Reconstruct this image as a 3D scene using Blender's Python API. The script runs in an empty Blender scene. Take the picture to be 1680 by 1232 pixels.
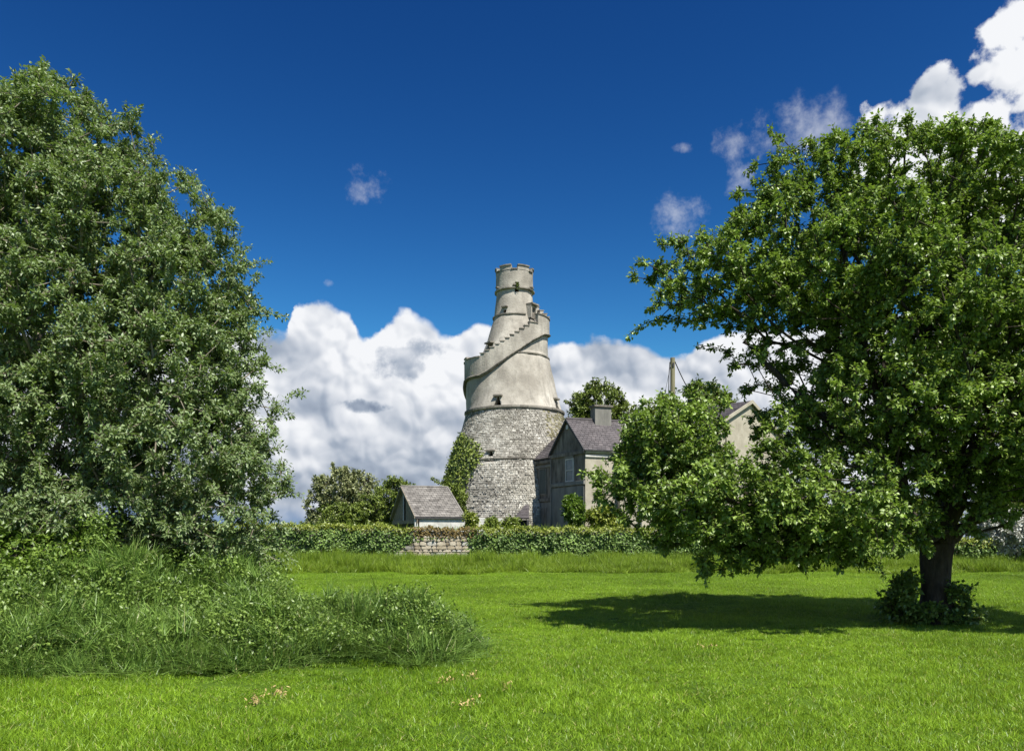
import bpy, math, random
import numpy as np
from mathutils import Vector
rng = np.random.default_rng(11)
random.seed(5)
SC = bpy.context.scene
COL = SC.collection
F = 1300.0; HZ = 885.0; EYE = 1.6

def P(px, py, Y):
    """a point at distance Y that the photograph shows at (px, py)"""
    return ((px-840.0)/F*Y, Y, EYE+(HZ-py)/F*Y)

# ------------------------------------------------------------------ camera
cam = bpy.data.cameras.new('camera')
cam.sensor_width = 36.0; cam.lens = 36.0*F/1680.0
cam.shift_y = (HZ-616.0)/1680.0
cam.clip_start = 0.1; cam.clip_end = 6000
camo = bpy.data.objects.new('camera', cam); COL.objects.link(camo)
camo.location = (0, 0, EYE); camo.rotation_euler = (math.pi/2, 0, 0)
SC.camera = camo

# ------------------------------------------------------------------ sun and sky
SUN_EL = math.radians(57); SUN_AZ = math.radians(33)      # azimuth: to the right of straight behind the camera
sdir = Vector((math.sin(SUN_AZ)*math.cos(SUN_EL), -math.cos(SUN_AZ)*math.cos(SUN_EL), math.sin(SUN_EL)))
sun = bpy.data.lights.new('sun', 'SUN'); sun.energy = 5.0; sun.angle = math.radians(0.55); sun.color = (1.0, 0.955, 0.88)
suno = bpy.data.objects.new('sun', sun); COL.objects.link(suno)
suno.rotation_euler = sdir.to_track_quat('Z', 'Y').to_euler(); suno.location = (20, -20, 40)
SC.view_settings.view_transform = 'Standard'; SC.view_settings.look = 'None'
SC.view_settings.exposure = 0.74; SC.view_settings.gamma = 1.0
SC.view_settings.use_curve_mapping = False
SC.cycles.use_denoising = True
SC.cycles.max_bounces = 6; SC.cycles.diffuse_bounces = 3; SC.cycles.glossy_bounces = 2
SC.cycles.transmission_bounces = 4; SC.cycles.transparent_max_bounces = 6
SC.cycles.sample_clamp_indirect = 4.0

class Sock:
    """wraps a node socket so that shader maths can be written as expressions"""
    def __init__(s, t, o): s.t = t; s.o = o
    def _m(s, op, *a, clamp=False):
        n = s.t.nodes.new('ShaderNodeMath'); n.operation = op; n.use_clamp = clamp
        for i, v in enumerate((s,)+a):
            if isinstance(v, Sock): s.t.links.new(v.o, n.inputs[i])
            else: n.inputs[i].default_value = v
        return Sock(s.t, n.outputs[0])
    def __add__(s, b): return s._m('ADD', b)
    __radd__ = __add__
    def __sub__(s, b): return s._m('SUBTRACT', b)
    def __rsub__(s, b): return (s*-1.0)+b
    def __mul__(s, b): return s._m('MULTIPLY', b)
    __rmul__ = __mul__
    def __truediv__(s, b): return s._m('DIVIDE', b)
    def sq(s): return s._m('MULTIPLY', s)
    def max(s, b): return s._m('MAXIMUM', b)
    def min(s, b): return s._m('MINIMUM', b)
    def clamp(s): return s._m('ADD', 0.0, clamp=True)
    def pow(s, b): return s._m('POWER', b)
    def smooth(s, a, b):
        n = s.t.nodes.new('ShaderNodeMapRange'); n.interpolation_type = 'SMOOTHSTEP'
        s.t.links.new(s.o, n.inputs[0]); n.inputs[1].default_value = a; n.inputs[2].default_value = b
        return Sock(s.t, n.outputs[0])
    def lin(s, a, b, c=0.0, d=1.0):
        n = s.t.nodes.new('ShaderNodeMapRange')
        s.t.links.new(s.o, n.inputs[0]); n.inputs[1].default_value = a; n.inputs[2].default_value = b
        n.inputs[3].default_value = c; n.inputs[4].default_value = d
        return Sock(s.t, n.outputs[0])

def noise(t, vec, scale, detail=4.0, rough=0.5, dist=0.0, color=False):
    n = t.nodes.new('ShaderNodeTexNoise')
    n.inputs['Scale'].default_value = scale; n.inputs['Detail'].default_value = detail
    n.inputs['Roughness'].default_value = rough; n.inputs['Distortion'].default_value = dist
    if vec is not None: t.links.new(vec, n.inputs['Vector'])
    return Sock(t, n.outputs['Color' if color else 'Fac'])
def voro(t, vec, scale, detail=0.0, rough=0.5, feature='F1', smooth=None):
    n = t.nodes.new('ShaderNodeTexVoronoi'); n.feature = feature
    n.inputs['Scale'].default_value = scale
    n.inputs['Detail'].default_value = detail; n.inputs['Roughness'].default_value = rough
    if smooth is not None: n.inputs['Smoothness'].default_value = smooth
    if vec is not None: t.links.new(vec, n.inputs['Vector'])
    return Sock(t, n.outputs['Distance'])
def vadd(t, a, b, scale=None):
    n = t.nodes.new('ShaderNodeVectorMath'); n.operation = 'ADD'
    t.links.new(a, n.inputs[0])
    if isinstance(b, tuple): n.inputs[1].default_value = b
    else: t.links.new(b, n.inputs[1])
    return n.outputs[0]
def vscale(t, a, k):
    n = t.nodes.new('ShaderNodeVectorMath'); n.operation = 'SCALE'
    t.links.new(a, n.inputs[0]); n.inputs[3].default_value = k
    return n.outputs[0]
def vmul(t, a, k):
    n = t.nodes.new('ShaderNodeVectorMath'); n.operation = 'MULTIPLY'
    t.links.new(a, n.inputs[0]); n.inputs[1].default_value = k
    return n.outputs[0]
def mixc(t, fac, a, b, mode='MIX'):
    n = t.nodes.new('ShaderNodeMix'); n.data_type = 'RGBA'; n.blend_type = mode
    for i, v in ((0, fac), (6, a), (7, b)):
        if isinstance(v, Sock): t.links.new(v.o, n.inputs[i])
        elif isinstance(v, tuple): n.inputs[i].default_value = (v[0], v[1], v[2], 1)
        else: n.inputs[i].default_value = v
    return Sock(t, n.outputs[2])

W = bpy.data.worlds.new('World'); SC.world = W; W.use_nodes = True
W.cycles.sampling_method = 'MANUAL'; W.cycles.sample_map_resolution = 256
t = W.node_tree; t.nodes.clear()
out = t.nodes.new('ShaderNodeOutputWorld')
sky = t.nodes.new('ShaderNodeTexSky'); sky.sky_type = 'NISHITA'; sky.sun_disc = False
sky.sun_elevation = SUN_EL
sky.sun_rotation = math.atan2(sdir.x, sdir.y)
sky.altitude = 50; sky.air_density = 1.0; sky.dust_density = 0.3; sky.ozone_density = 2.5
hs = t.nodes.new('ShaderNodeHueSaturation'); hs.inputs['Saturation'].default_value = 1.30
hs.inputs['Hue'].default_value = 0.516
hs.inputs['Value'].default_value = 0.082
t.links.new(sky.outputs[0], hs.inputs['Color'])
gm = t.nodes.new('ShaderNodeGamma'); gm.inputs['Gamma'].default_value = 1.7
t.links.new(hs.outputs[0], gm.inputs['Color'])
skyc = mixc(t, 1.0, Sock(t, gm.outputs[0]), (2.5, 3.28, 1.82), 'MULTIPLY')
mn = t.nodes.new('ShaderNodeVectorMath'); mn.operation = 'MINIMUM'; mn.inputs[1].default_value = (0.8, 0.8, 0.8)
t.links.new(skyc.o, mn.inputs[0]); skyc = Sock(t, mn.outputs[0])
geo = t.nodes.new('ShaderNodeTexCoord')
D = geo.outputs['Generated']
sep = t.nodes.new('ShaderNodeSeparateXYZ'); t.links.new(D, sep.inputs[0])
dx, dy, dz = (Sock(t, sep.outputs[i]) for i in range(3))
az = dx._m('ARCTAN2', dy)                                   # 0 straight ahead, positive to the right
el = dz._m('ARCSINE')
def AE(px, py):
    u = (px-840)/F; v = (HZ-py)/F
    return math.atan(u), math.atan(v/math.sqrt(1+u*u))
# the curl noise that makes cloud edges billow
wn = noise(t, D, 12.0, 4.0, 0.5, color=True)
warp = vscale(t, vadd(t, wn.o, (-0.5, -0.5, -0.5)), 0.045)
DW = vadd(t, D, warp)
b1 = voro(t, DW, 12.0, 2.0, 0.42, 'SMOOTH_F1', 0.3)
DL = vadd(t, DW, (0.010, -0.004, 0.013))
b2 = voro(t, DL, 12.0, 2.0, 0.42, 'SMOOTH_F1', 0.3)
b3 = voro(t, DW, 34.0, 1.0, 0.5, 'SMOOTH_F1', 0.2); b4 = voro(t, vadd(t, DW, (0.004, -0.002, 0.006)), 34.0, 1.0, 0.5, 'SMOOTH_F1', 0.2)
puff = 0.55-b1 + (0.45-b3)*0.30                                              # high in the middle of each billow
emb = b2-b1 + (b4-b3)*0.40                                                 # lit from above right
fine = noise(t, D, 38.0, 5.0, 0.62)
mid = noise(t, D, 7.0, 4.0, 0.5)
DS = vmul(t, DW, (1.0, 1.0, 1.5))
s1 = noise(t, DS, 5.5, 4.0, 0.5)
bigv = vadd(t, D, (3.1, 1.7, 0.4))
big = noise(t, bigv, 2.6, 3.0, 0.5)
# the long bank low over the horizon: its top follows a curve of azimuth and goes on all round
A0, A1 = -0.62, 0.62
TOP = [(-60, 520), (200, 530), (330, 520), (400, 525), (440, 535), (474, 540), (479, 512), (488, 494), (504, 486), (530, 484), (554, 488), (570, 494),
       (582, 508), (590, 530), (608, 526), (630, 508), (660, 496), (700, 512), (728, 528), (760, 520), (790, 512), (830, 528),
       (880, 556), (940, 548), (1000, 544), (1040, 544), (1090, 562), (1130, 558), (1200, 530), (1300, 520), (1500, 500), (1700, 460)]
fc = t.nodes.new('ShaderNodeFloatCurve')
cm = fc.mapping.curves[0]
pts = [((AE(x, y)[0]-A0)/(A1-A0), AE(x, y)[1]/0.5) for x, y in TOP]
while len(cm.points) < len(pts): cm.points.new(0.5, 0.5)
for p_, (x, y) in zip(cm.points, pts): p_.location = (min(1, max(0, x)), y); p_.handle_type = 'AUTO'
fc.mapping.update()
azw = az + (fine-0.5)*0.02
t.links.new(azw.lin(A0, A1).o, fc.inputs['Value'])
top = Sock(t, fc.outputs[0])*0.5
topo = top + (big-0.5)*0.5*(az._m('ABSOLUTE').smooth(0.6, 1.0))
dens = (topo - el + puff*0.022 + (fine-0.5)*0.016 - 0.004)
bank = dens.smooth(-0.003, 0.006)
def blob(px, py, rx, ry, amp=1.0, soft=0.5):
    a, e = AE(px, py)
    r = (((az-a)/(rx/F)).sq() + ((el-e)/(ry/F)).sq())
    return (r*-1.0+1.0)
def union(l):
    m = l[0]
    for k in l[1:]: m = m.max(k)
    return m
# the cumulus tower at the upper right and its shoulder
ur = union([blob(1700, 40, 75, 60), blob(1690, 110, 85, 60), blob(1515, 190, 70, 62), blob(1600, 230, 130, 62), blob(1740, 210, 150, 130), blob(1475, 205, 62, 55),
            blob(1700, 290, 200, 120), blob(1500, 260, 90, 50)])
ur = (ur + puff*1.6 + (fine-0.5)*1.1 + 0.26).smooth(-0.04, 0.24)
wisps = union([blob(600, 306, 50, 32), blob(1110, 355, 55, 42), blob(1335, 215, 100, 50), blob(1230, 225, 75, 35), blob(1215, 295, 30, 35), blob(1122, 243, 28, 10), blob(535, 464, 14, 8)])
wisps = (wisps + (fine-0.5)*3.2 + (mid-0.5)*1.0 - 0.30).smooth(0.0, 1.7)*0.5
# clouds beyond the frame: the same kind, scattered
outm = (az._m('ABSOLUTE').smooth(0.66, 0.9)).max(el.smooth(0.75, 0.95))
scat = ((big-0.50)*5.0 + puff*1.0 + (fine-0.5)*0.7 - 0.35).smooth(0.0, 0.5)*outm
cover = bank.max(ur).max(wisps).max(scat).clamp()
# how bright each part of the cloud is
grey = union([blob(655, 592, 62, 34), blob(700, 575, 50, 28), blob(592, 666, 52, 12)])
grey = (grey + (fine-0.5)*2.2 + puff*1.0 + 0.25).smooth(-0.1, 0.9)
base = ((el*-1.0 + AE(840, 680)[1])*12.0 + (mid-0.5)*3.0 + (s1-0.5)*1.6).smooth(-0.2, 1.0)
veil = (blob(470, 610, 150, 90) + (fine-0.5)*0.8).smooth(0.0, 0.9)
veil2 = (blob(1000, 580, 180, 60) + (fine-0.5)*1.2).smooth(0.0, 1.0)
L = (0.93 + emb*1.15 + (s1-0.5)*1.5 + (fine-0.5)*0.20 - base*0.40 - grey*0.80 - veil*0.24 - veil2*0.26
     + ((dens*-1.0+0.035)*6.0).clamp()*0.22 - ur*0.04)
L = L.clamp()
rp = t.nodes.new('ShaderNodeValToRGB'); t.links.new(L.o, rp.inputs[0])
els = rp.color_ramp.elements
els[0].position = 0.0; els[0].color = (0.15, 0.185, 0.25, 1)
els[1].position = 1.0; els[1].color = (0.61, 0.62, 0.64, 1)
e = els.new(0.35); e.color = (0.255, 0.295, 0.36, 1)
e = els.new(0.68); e.color = (0.44, 0.465, 0.51, 1)
ccol = Sock(t, rp.outputs[0])
gap = ((el*-1.0+AE(840, 822)[1])*30 + (mid-0.5)*4.0 + (fine-0.5)*1.4).smooth(0.0, 1.6)*(az.lin(-0.2, 0.0, 0.75, 0.1))
ccol = mixc(t, gap, ccol, (0.11, 0.20, 0.36))
final = mixc(t, cover, skyc, ccol)
bg = t.nodes.new('ShaderNodeBackground'); bg.inputs['Strength'].default_value = 0.90
t.links.new(final.o, bg.inputs['Color']); t.links.new(bg.outputs[0], out.inputs[0])

# ------------------------------------------------------------------ helpers
def tag(o, label=None, cat=None, group=None, kind=None):
    if label: o['label'] = label
    if cat: o['category'] = cat
    if group: o['group'] = group
    if kind: o['kind'] = kind
    return o
def empty(name, loc, label, cat, group=None):
    o = bpy.data.objects.new(name, None); COL.objects.link(o); o.location = loc; o.empty_display_size = 0.3
    return tag(o, label, cat, group)
def link(name, me, parent=None, kind=None, label=None):
    o = bpy.data.objects.new(name, me); COL.objects.link(o)
    if parent is not None:
        o.parent = parent
        o.matrix_parent_inverse = parent.matrix_world.inverted() if False else o.matrix_parent_inverse
        o.location = -Vector(parent.location) if parent.type == 'EMPTY' else (0, 0, 0)
    if kind: o['kind'] = kind
    if label: o['label'] = label
    return o
def mesh_np(name, V, Fc, mat, attrs=None, smooth=False):
    """V (n,3), Fc (m,k) all faces of one size k"""
    V = np.ascontiguousarray(V, dtype=np.float32); Fc = np.ascontiguousarray(Fc, dtype=np.int32)
    me = bpy.data.meshes.new(name); m, k = Fc.shape
    me.vertices.add(len(V)); me.vertices.foreach_set('co', V.ravel())
    me.loops.add(m*k); me.loops.foreach_set('vertex_index', Fc.ravel())
    me.polygons.add(m); me.polygons.foreach_set('loop_start', np.arange(0, m*k, k, dtype=np.int32))
    if smooth: me.polygons.foreach_set('use_smooth', np.ones(m, dtype=bool))
    me.update(calc_edges=True)
    for an, av in (attrs or {}).items():
        a = me.attributes.new(an, 'FLOAT', 'POINT'); a.data.foreach_set('value', np.ascontiguousarray(av, dtype=np.float32))
    if mat: me.materials.append(mat)
    return me

class MB:
    """gathers polygons and makes ONE mesh of them"""
    def __init__(s): s.v = []; s.f = []; s.t = []
    def poly(s, pts, tint=0.5):
        b = len(s.v); s.v += [tuple(p) for p in pts]; s.f.append(tuple(range(b, b+len(pts)))); s.t += [tint]*len(pts)
    def prism(s, pts, ext, tint=0.5):
        """closed solid: polygon pts pushed along ext"""
        e = Vector(ext); A = [Vector(p) for p in pts]; B = [p+e for p in A]; n = len(A); b = len(s.v)
        s.v += [tuple(p) for p in A+B]; s.t += [tint]*(2*n)
        nrm = sum(((A[i].cross(A[(i+1) % n])) for i in range(n)), Vector())
        flip = nrm.dot(e) > 0
        f = [tuple(range(b, b+n)), tuple(range(b+2*n-1, b+n-1, -1))]
        f += [(b+(i+1) % n, b+i, b+n+i, b+n+(i+1) % n) for i in range(n)]
        if flip: f = [tuple(reversed(q)) for q in f]
        s.f += f
    def box(s, c, sx, sy, sz, dx=(1, 0), tint=0.5, jit=0.0):
        """box centred on c; its length runs along the horizontal direction dx"""
        d = Vector((dx[0], dx[1], 0)).normalized(); q = Vector((-d.y, d.x, 0)); c = Vector(c)
        P4 = [c + d*(a*sx/2) + q*(b_*sy/2) - Vector((0, 0, sz/2)) for a, b_ in ((-1, -1), (1, -1), (1, 1), (-1, 1))]
        if jit: P4 = [p+Vector((random.uniform(-jit, jit) for _ in range(3))) for p in P4]
        s.prism(P4, (0, 0, sz), tint)
    def tube(s, pts, r, n=6, tint=0.5):
        pts = [Vector(p) for p in pts]; rs = r if isinstance(r, (list, tuple)) else [r]*len(pts); b = len(s.v)
        for i, p in enumerate(pts):
            d = (pts[min(i+1, len(pts)-1)]-pts[max(i-1, 0)]).normalized()
            a = d.orthogonal().normalized(); c = d.cross(a)
            for k in range(n):
                w = 2*math.pi*k/n; s.v.append(tuple(p+(a*math.cos(w)+c*math.sin(w))*rs[i])); s.t.append(tint)
        for i in range(len(pts)-1):
            for k in range(n):
                s.f.append((b+i*n+k, b+i*n+(k+1) % n, b+(i+1)*n+(k+1) % n, b+(i+1)*n+k))
        s.f.append(tuple(b+k for k in range(n))[::-1]); e_ = b+(len(pts)-1)*n; s.f.append(tuple(e_+k for k in range(n)))
    def build(s, name, mat, parent=None, kind=None, label=None, bevel=0):
        me = bpy.data.meshes.new(name); me.from_pydata(s.v, [], s.f); me.update()
        a = me.attributes.new('tint', 'FLOAT', 'POINT'); a.data.foreach_set('value', s.t)
        me.materials.append(mat)
        o = link(name, me, parent, kind, label)
        if bevel:
            m = o.modifiers.new('bevel', 'BEVEL'); m.width = bevel; m.segments = 2; m.limit_method = 'ANGLE'
        return o

def material(name):
    m = bpy.data.materials.new(name); m.use_nodes = True; t = m.node_tree
    b = t.nodes['Principled BSDF']; return m, t, b, t.nodes['Material Output']
def bump(t, b, h, strength=0.5, dist=0.05):
    n = t.nodes.new('ShaderNodeBump'); n.inputs['Strength'].default_value = strength; n.inputs['Distance'].default_value = dist
    t.links.new(h.o, n.inputs['Height']); t.links.new(n.outputs[0], b.inputs['Normal'])
def wpos(t):
    g = t.nodes.new('ShaderNodeNewGeometry'); return g.outputs['Position']
def attr(t, name):
    n = t.nodes.new('ShaderNodeAttribute'); n.attribute_name = name; return Sock(t, n.outputs['Fac'])

def leaf_mat(name, dark, light, pale=None, trans=(0.16, 0.26, 0.03), tr=0.30, rough=0.42, patch=1.2, spec=0.45):
    m, t, b, o = material(name)
    ti = attr(t, 'tint'); pn = noise(t, wpos(t), patch, 2.0, 0.5)
    fac = (ti*0.75 + (pn-0.5)*1.2 + 0.12).clamp()
    c = mixc(t, fac, dark, light)
    if pale:
        g = t.nodes.new('ShaderNodeNewGeometry')
        c = mixc(t, Sock(t, g.outputs['Backfacing'])*0.8, c, pale)
    t.links.new(c.o, b.inputs['Base Color']); b.inputs['Roughness'].default_value = rough
    b.inputs['Specular IOR Level'].default_value = spec
    tl = t.nodes.new('ShaderNodeBsdfTranslucent')
    tc = mixc(t, fac, tuple(k*0.6 for k in trans), trans); t.links.new(tc.o, tl.inputs['Color'])
    mx = t.nodes.new('ShaderNodeMixShader'); mx.inputs[0].default_value = tr
    t.links.new(b.outputs[0], mx.inputs[1]); t.links.new(tl.outputs[0], mx.inputs[2]); t.links.new(mx.outputs[0], o.inputs[0])
    return m
def simple_mat(name, c1, c2, scale=3.0, rough=0.9, bmp=0.4, bscale=20.0, dist=0.02, usetint=0.0, spec=0.3, stretch=None):
    m, t, b, o = material(name)
    p = wpos(t)
    pv = vmul(t, p, stretch) if stretch else p
    f = noise(t, pv, scale, 6.0, 0.6)
    f = ((f-0.5)*2.2+0.5).clamp()
    if usetint: f = (f*(1-usetint) + attr(t, 'tint')*usetint).clamp()
    c = mixc(t, f, c1, c2); t.links.new(c.o, b.inputs['Base Color'])
    b.inputs['Roughness'].default_value = rough; b.inputs['Specular IOR Level'].default_value = spec
    bump(t, b, noise(t, pv, bscale, 5.0, 0.6), bmp, dist)
    return m

M = {}
M['leaf_right'] = leaf_mat('apple leaf', (0.045, 0.088, 0.012), (0.310, 0.430, 0.085), trans=(0.32, 0.50, 0.05), tr=0.25, rough=0.43, spec=0.5)
M['leaf_left'] = leaf_mat('willow leaf', (0.050, 0.092, 0.018), (0.320, 0.420, 0.130), pale=(0.19, 0.26, 0.11), trans=(0.28, 0.42, 0.07), tr=0.25, rough=0.44, spec=0.5)
M['leaf_far'] = leaf_mat('far leaf', (0.050, 0.085, 0.012), (0.235, 0.300, 0.050), trans=(0.18, 0.25, 0.04), tr=0.22)
M['leaf_far_pale'] = leaf_mat('far pale leaf', (0.15, 0.18, 0.06), (0.40, 0.42, 0.20), trans=(0.18, 0.22, 0.08), tr=0.25)
M['leaf_ivy'] = leaf_mat('ivy leaf', (0.035, 0.078, 0.012), (0.230, 0.345, 0.080), trans=(0.10, 0.18, 0.03), tr=0.12, rough=0.5, patch=0.9, spec=0.35)
M['leaf_climb'] = leaf_mat('climbing ivy leaf', (0.06, 0.10, 0.016), (0.30, 0.36, 0.07), trans=(0.10, 0.18, 0.03), tr=0.12, rough=0.5, patch=0.9, spec=0.35)
M['leaf_ivy_top'] = leaf_mat('young ivy leaf', (0.12, 0.16, 0.016), (0.30, 0.34, 0.05), trans=(0.16, 0.26, 0.02), tr=0.2, rough=0.4)
M['leaf_dry'] = leaf_mat('dry ivy leaf', (0.075, 0.050, 0.016), (0.25, 0.18, 0.05), trans=(0.12, 0.09, 0.02), tr=0.1, rough=0.6)
M['leaf_nettle'] = leaf_mat('nettle leaf', (0.045, 0.092, 0.014), (0.250, 0.360, 0.070), trans=(0.22, 0.36, 0.04), tr=0.25)
M['leaf_bramble'] = leaf_mat('bramble leaf', (0.055, 0.105, 0.012), (0.18, 0.27, 0.035), trans=(0.15, 0.30, 0.02), tr=0.25)
M['leaf_white'] = leaf_mat('white blossom', (0.35, 0.36, 0.30), (0.75, 0.75, 0.68), trans=(0.5, 0.5, 0.4), tr=0.2)
M['bark'] = simple_mat('bark', (0.022, 0.018, 0.013), (0.085, 0.070, 0.050), 5.0, 0.95, 1.0, 14.0, 0.04, stretch=(3, 3, 0.7))
M['bark_pale'] = simple_mat('pale bark', (0.11, 0.092, 0.065), (0.27, 0.235, 0.175), 5.0, 0.9, 0.5, 20.0)

# grass: colour from where it grows plus each blade's own tint
def grass_mat(name, dark, light, dry, trans, tr=0.35, patch=0.8, dryamt=0.08):
    m, t, b, o = material(name)
    ti = attr(t, 'tint'); p = wpos(t)
    g1 = noise(t, p, 0.35, 3.0, 0.55)*0.6 + noise(t, p, 0.11, 2.0, 0.5)*0.6 - 0.1; g2 = noise(t, p, patch*2.2, 3.0, 0.6)
    f = (ti*0.85 + (g1-0.5)*1.3 + (g2-0.5)*0.8 + 0.05).clamp()
    c = mixc(t, f, dark, light)
    dn = ((noise(t, vadd(t, p, (9.0, 3.0, 1.0)), 1.6, 4.0, 0.6)-0.63)*7.0).clamp()*dryamt*4
    c = mixc(t, (dn + (ti-0.965)._m('GREATER_THAN', 0.0)*0.8).clamp(), c, dry)
    t.links.new(c.o, b.inputs['Base Color']); b.inputs['Roughness'].default_value = 0.42; b.inputs['Specular IOR Level'].default_value = 0.35
    tl = t.nodes.new('ShaderNodeBsdfTranslucent'); tc = mixc(t, f, tuple(k*0.6 for k in trans), trans); t.links.new(tc.o, tl.inputs['Color'])
    mx = t.nodes.new('ShaderNodeMixShader'); mx.inputs[0].default_value = tr
    t.links.new(b.outputs[0], mx.inputs[1]); t.links.new(tl.outputs[0], mx.inputs[2]); t.links.new(mx.outputs[0], o.inputs[0])
    return m
M['lawn'] = grass_mat('lawn blade', (0.045, 0.108, 0.004), (0.335, 0.530, 0.036), (0.50, 0.44, 0.18), (0.42, 0.56, 0.04), tr=0.34)
M['verge'] = grass_mat('verge blade', (0.075, 0.140, 0.008), (0.33, 0.46, 0.040), (0.36, 0.35, 0.13), (0.30, 0.42, 0.04), tr=0.35)
M['rough'] = grass_mat('rough blade', (0.032, 0.080, 0.012), (0.260, 0.410, 0.080), (0.34, 0.33, 0.15), (0.20, 0.32, 0.05), tr=0.3)

# ------------------------------------------------------------------ ground
m, t, b, o_ = material('turf soil')
p = wpos(t)
c = mixc(t, noise(t, p, 0.9, 6.0, 0.6), (0.035, 0.070, 0.008), (0.09, 0.16, 0.014))
c = mixc(t, ((noise(t, p, 40.0, 3.0, 0.6)-0.4)*2.5).clamp(), c, (0.06, 0.10, 0.012))
t.links.new(c.o, b.inputs['Base Color']); b.inputs['Roughness'].default_value = 1.0; b.inputs['Specular IOR Level'].default_value = 0.1
bump(t, b, noise(t, p, 25.0, 4.0, 0.6), 0.6, 0.03)
M['soil'] = m
gx = np.concatenate([np.linspace(-1500, -60, 8), np.linspace(-50, 50, 60), np.linspace(60, 1500, 8)])
gy = np.concatenate([np.linspace(-400, -15, 6), np.linspace(-10, 60, 70), np.linspace(70, 3000, 12)])
def gz(x, y):
    k = np.clip(1-np.maximum(np.abs(x)-45, 0)/10, 0, 1)*np.clip(1-np.maximum(y-48, 0)/8, 0, 1)*np.clip((y+6)/4, 0, 1)
    return k*(0.035*np.sin(x*0.9+1)*np.cos(y*0.7)+0.025*np.sin(x*0.33+y*0.51))
X, Y = np.meshgrid(gx, gy)
V = np.stack([X, Y, gz(X, Y)], -1).reshape(-1, 3); nx = len(gx)
idx = np.arange(len(V)).reshape(len(gy), nx)
Fq = np.stack([idx[:-1, :-1], idx[:-1, 1:], idx[1:, 1:], idx[1:, :-1]], -1).reshape(-1, 4)
tag(link('ground', mesh_np('ground', V, Fq, M['soil'], smooth=True)), 'flat turf ground running under lawn, wall and buildings', kind='structure')

# ------------------------------------------------------------------ leaves and branches
def unit(v): return v/np.maximum(np.linalg.norm(v, axis=-1, keepdims=True), 1e-9)
def leaf_geo(pos, d, n, L, Wd, fold=0.18, curl=0.18):
    """folded, drooping leaves of four triangles"""
    d = unit(d); s = unit(np.cross(d, n)); n = unit(np.cross(s, d))
    L = L[:, None]; Wd = Wd[:, None]
    b = pos; mI = pos + d*L*0.5 - n*Wd*fold; tI = pos + d*L*0.97 - n*L*curl
    l = pos + d*L*0.42 + s*Wd*0.5; r = pos + d*L*0.42 - s*Wd*0.5
    V = np.stack([b, mI, tI, l, r], 1).reshape(-1, 3)
    k = np.arange(len(pos))[:, None]*5
    T = np.stack([k+np.array([[0, 1, 3]]), k+np.array([[0, 4, 1]]), k+np.array([[1, 2, 3]]), k+np.array([[1, 4, 2]])], 1).reshape(-1, 3)
    return V, T
def leaf_geo2(pos, d, n, L, Wd, curl=0.1):
    """two-triangle leaves for far plants"""
    d = unit(d); s = unit(np.cross(d, n)); n = unit(np.cross(s, d)); L = L[:, None]; Wd = Wd[:, None]
    V = np.stack([pos, pos+d*L-n*L*curl, pos+d*L*0.45+s*Wd*0.5+n*Wd*0.15, pos+d*L*0.45-s*Wd*0.5+n*Wd*0.15], 1).reshape(-1, 3)
    k = np.arange(len(pos))[:, None]*4
    T = np.stack([k+np.array([[0, 1, 2]]), k+np.array([[0, 3, 1]])], 1).reshape(-1, 3)
    return V, T
def rosettes(C, A, nl, L, Wd, spread=0.6, droop=0.35, geo=leaf_geo, stem=0.03, tv=0.35):
    """nl leaves round every twig end C with axis A"""
    n = len(C); C = np.repeat(C, nl, 0); A = np.repeat(A, nl, 0)
    ct = np.repeat(rng.normal(0.5, 0.18, n), nl)
    rd = unit(rng.normal(size=(n*nl, 3)))
    d = unit(A*(1-spread) + rd*spread + np.array([0, 0, -droop])*rng.uniform(0.2, 1.2, (n*nl, 1)))
    pos = C - A*rng.uniform(0, 0.12, (n*nl, 1)) + d*stem*rng.uniform(0.3, 1.5, (n*nl, 1))
    up = unit(np.array([[0.1, -0.15, 1.0]]) + rng.normal(size=(n*nl, 3))*0.42)
    l = L*rng.uniform(0.65, 1.25, n*nl); w = Wd*rng.uniform(0.7, 1.2, n*nl)
    V, T = geo(pos, d, up, l, w)
    ti = np.clip(ct + rng.normal(0, tv*0.5, n*nl), 0, 1)
    return V, T, np.repeat(ti, len(V)//(n*nl))
def merge(parts):
    V = []; T = []; ti = []; b = 0
    for v, t_, a in parts:
        V.append(v); T.append(t_+b); ti.append(a); b += len(v)
    return np.concatenate(V), np.concatenate(T), np.concatenate(ti)
def frusta(p0, p1, r0, r1, ns=5):
    d = unit(p1-p0); ref = np.where(np.abs(d[:, 2:3]) < 0.9, np.array([[0, 0, 1.0]]), np.array([[1.0, 0, 0]]))
    a = unit(np.cross(d, ref)); c = np.cross(d, a); n = len(p0)
    w = np.arange(ns)*2*math.pi/ns
    ring = a[:, None, :]*np.cos(w)[None, :, None] + c[:, None, :]*np.sin(w)[None, :, None]
    p0e = p0 - d*r0[:, None]*0.4; p1e = p1 + d*r1[:, None]*0.4
    V = np.concatenate([p0e[:, None]+ring*r0[:, None, None], p1e[:, None]+ring*r1[:, None, None]], 1).reshape(-1, 3)
    k = np.arange(n)[:, None, None]*2*ns; i = np.arange(ns); j = (i+1) % ns
    Q = (k + np.stack([j, i, i+ns, j+ns], -1)[None]).reshape(-1, 4)
    return V, Q
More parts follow.
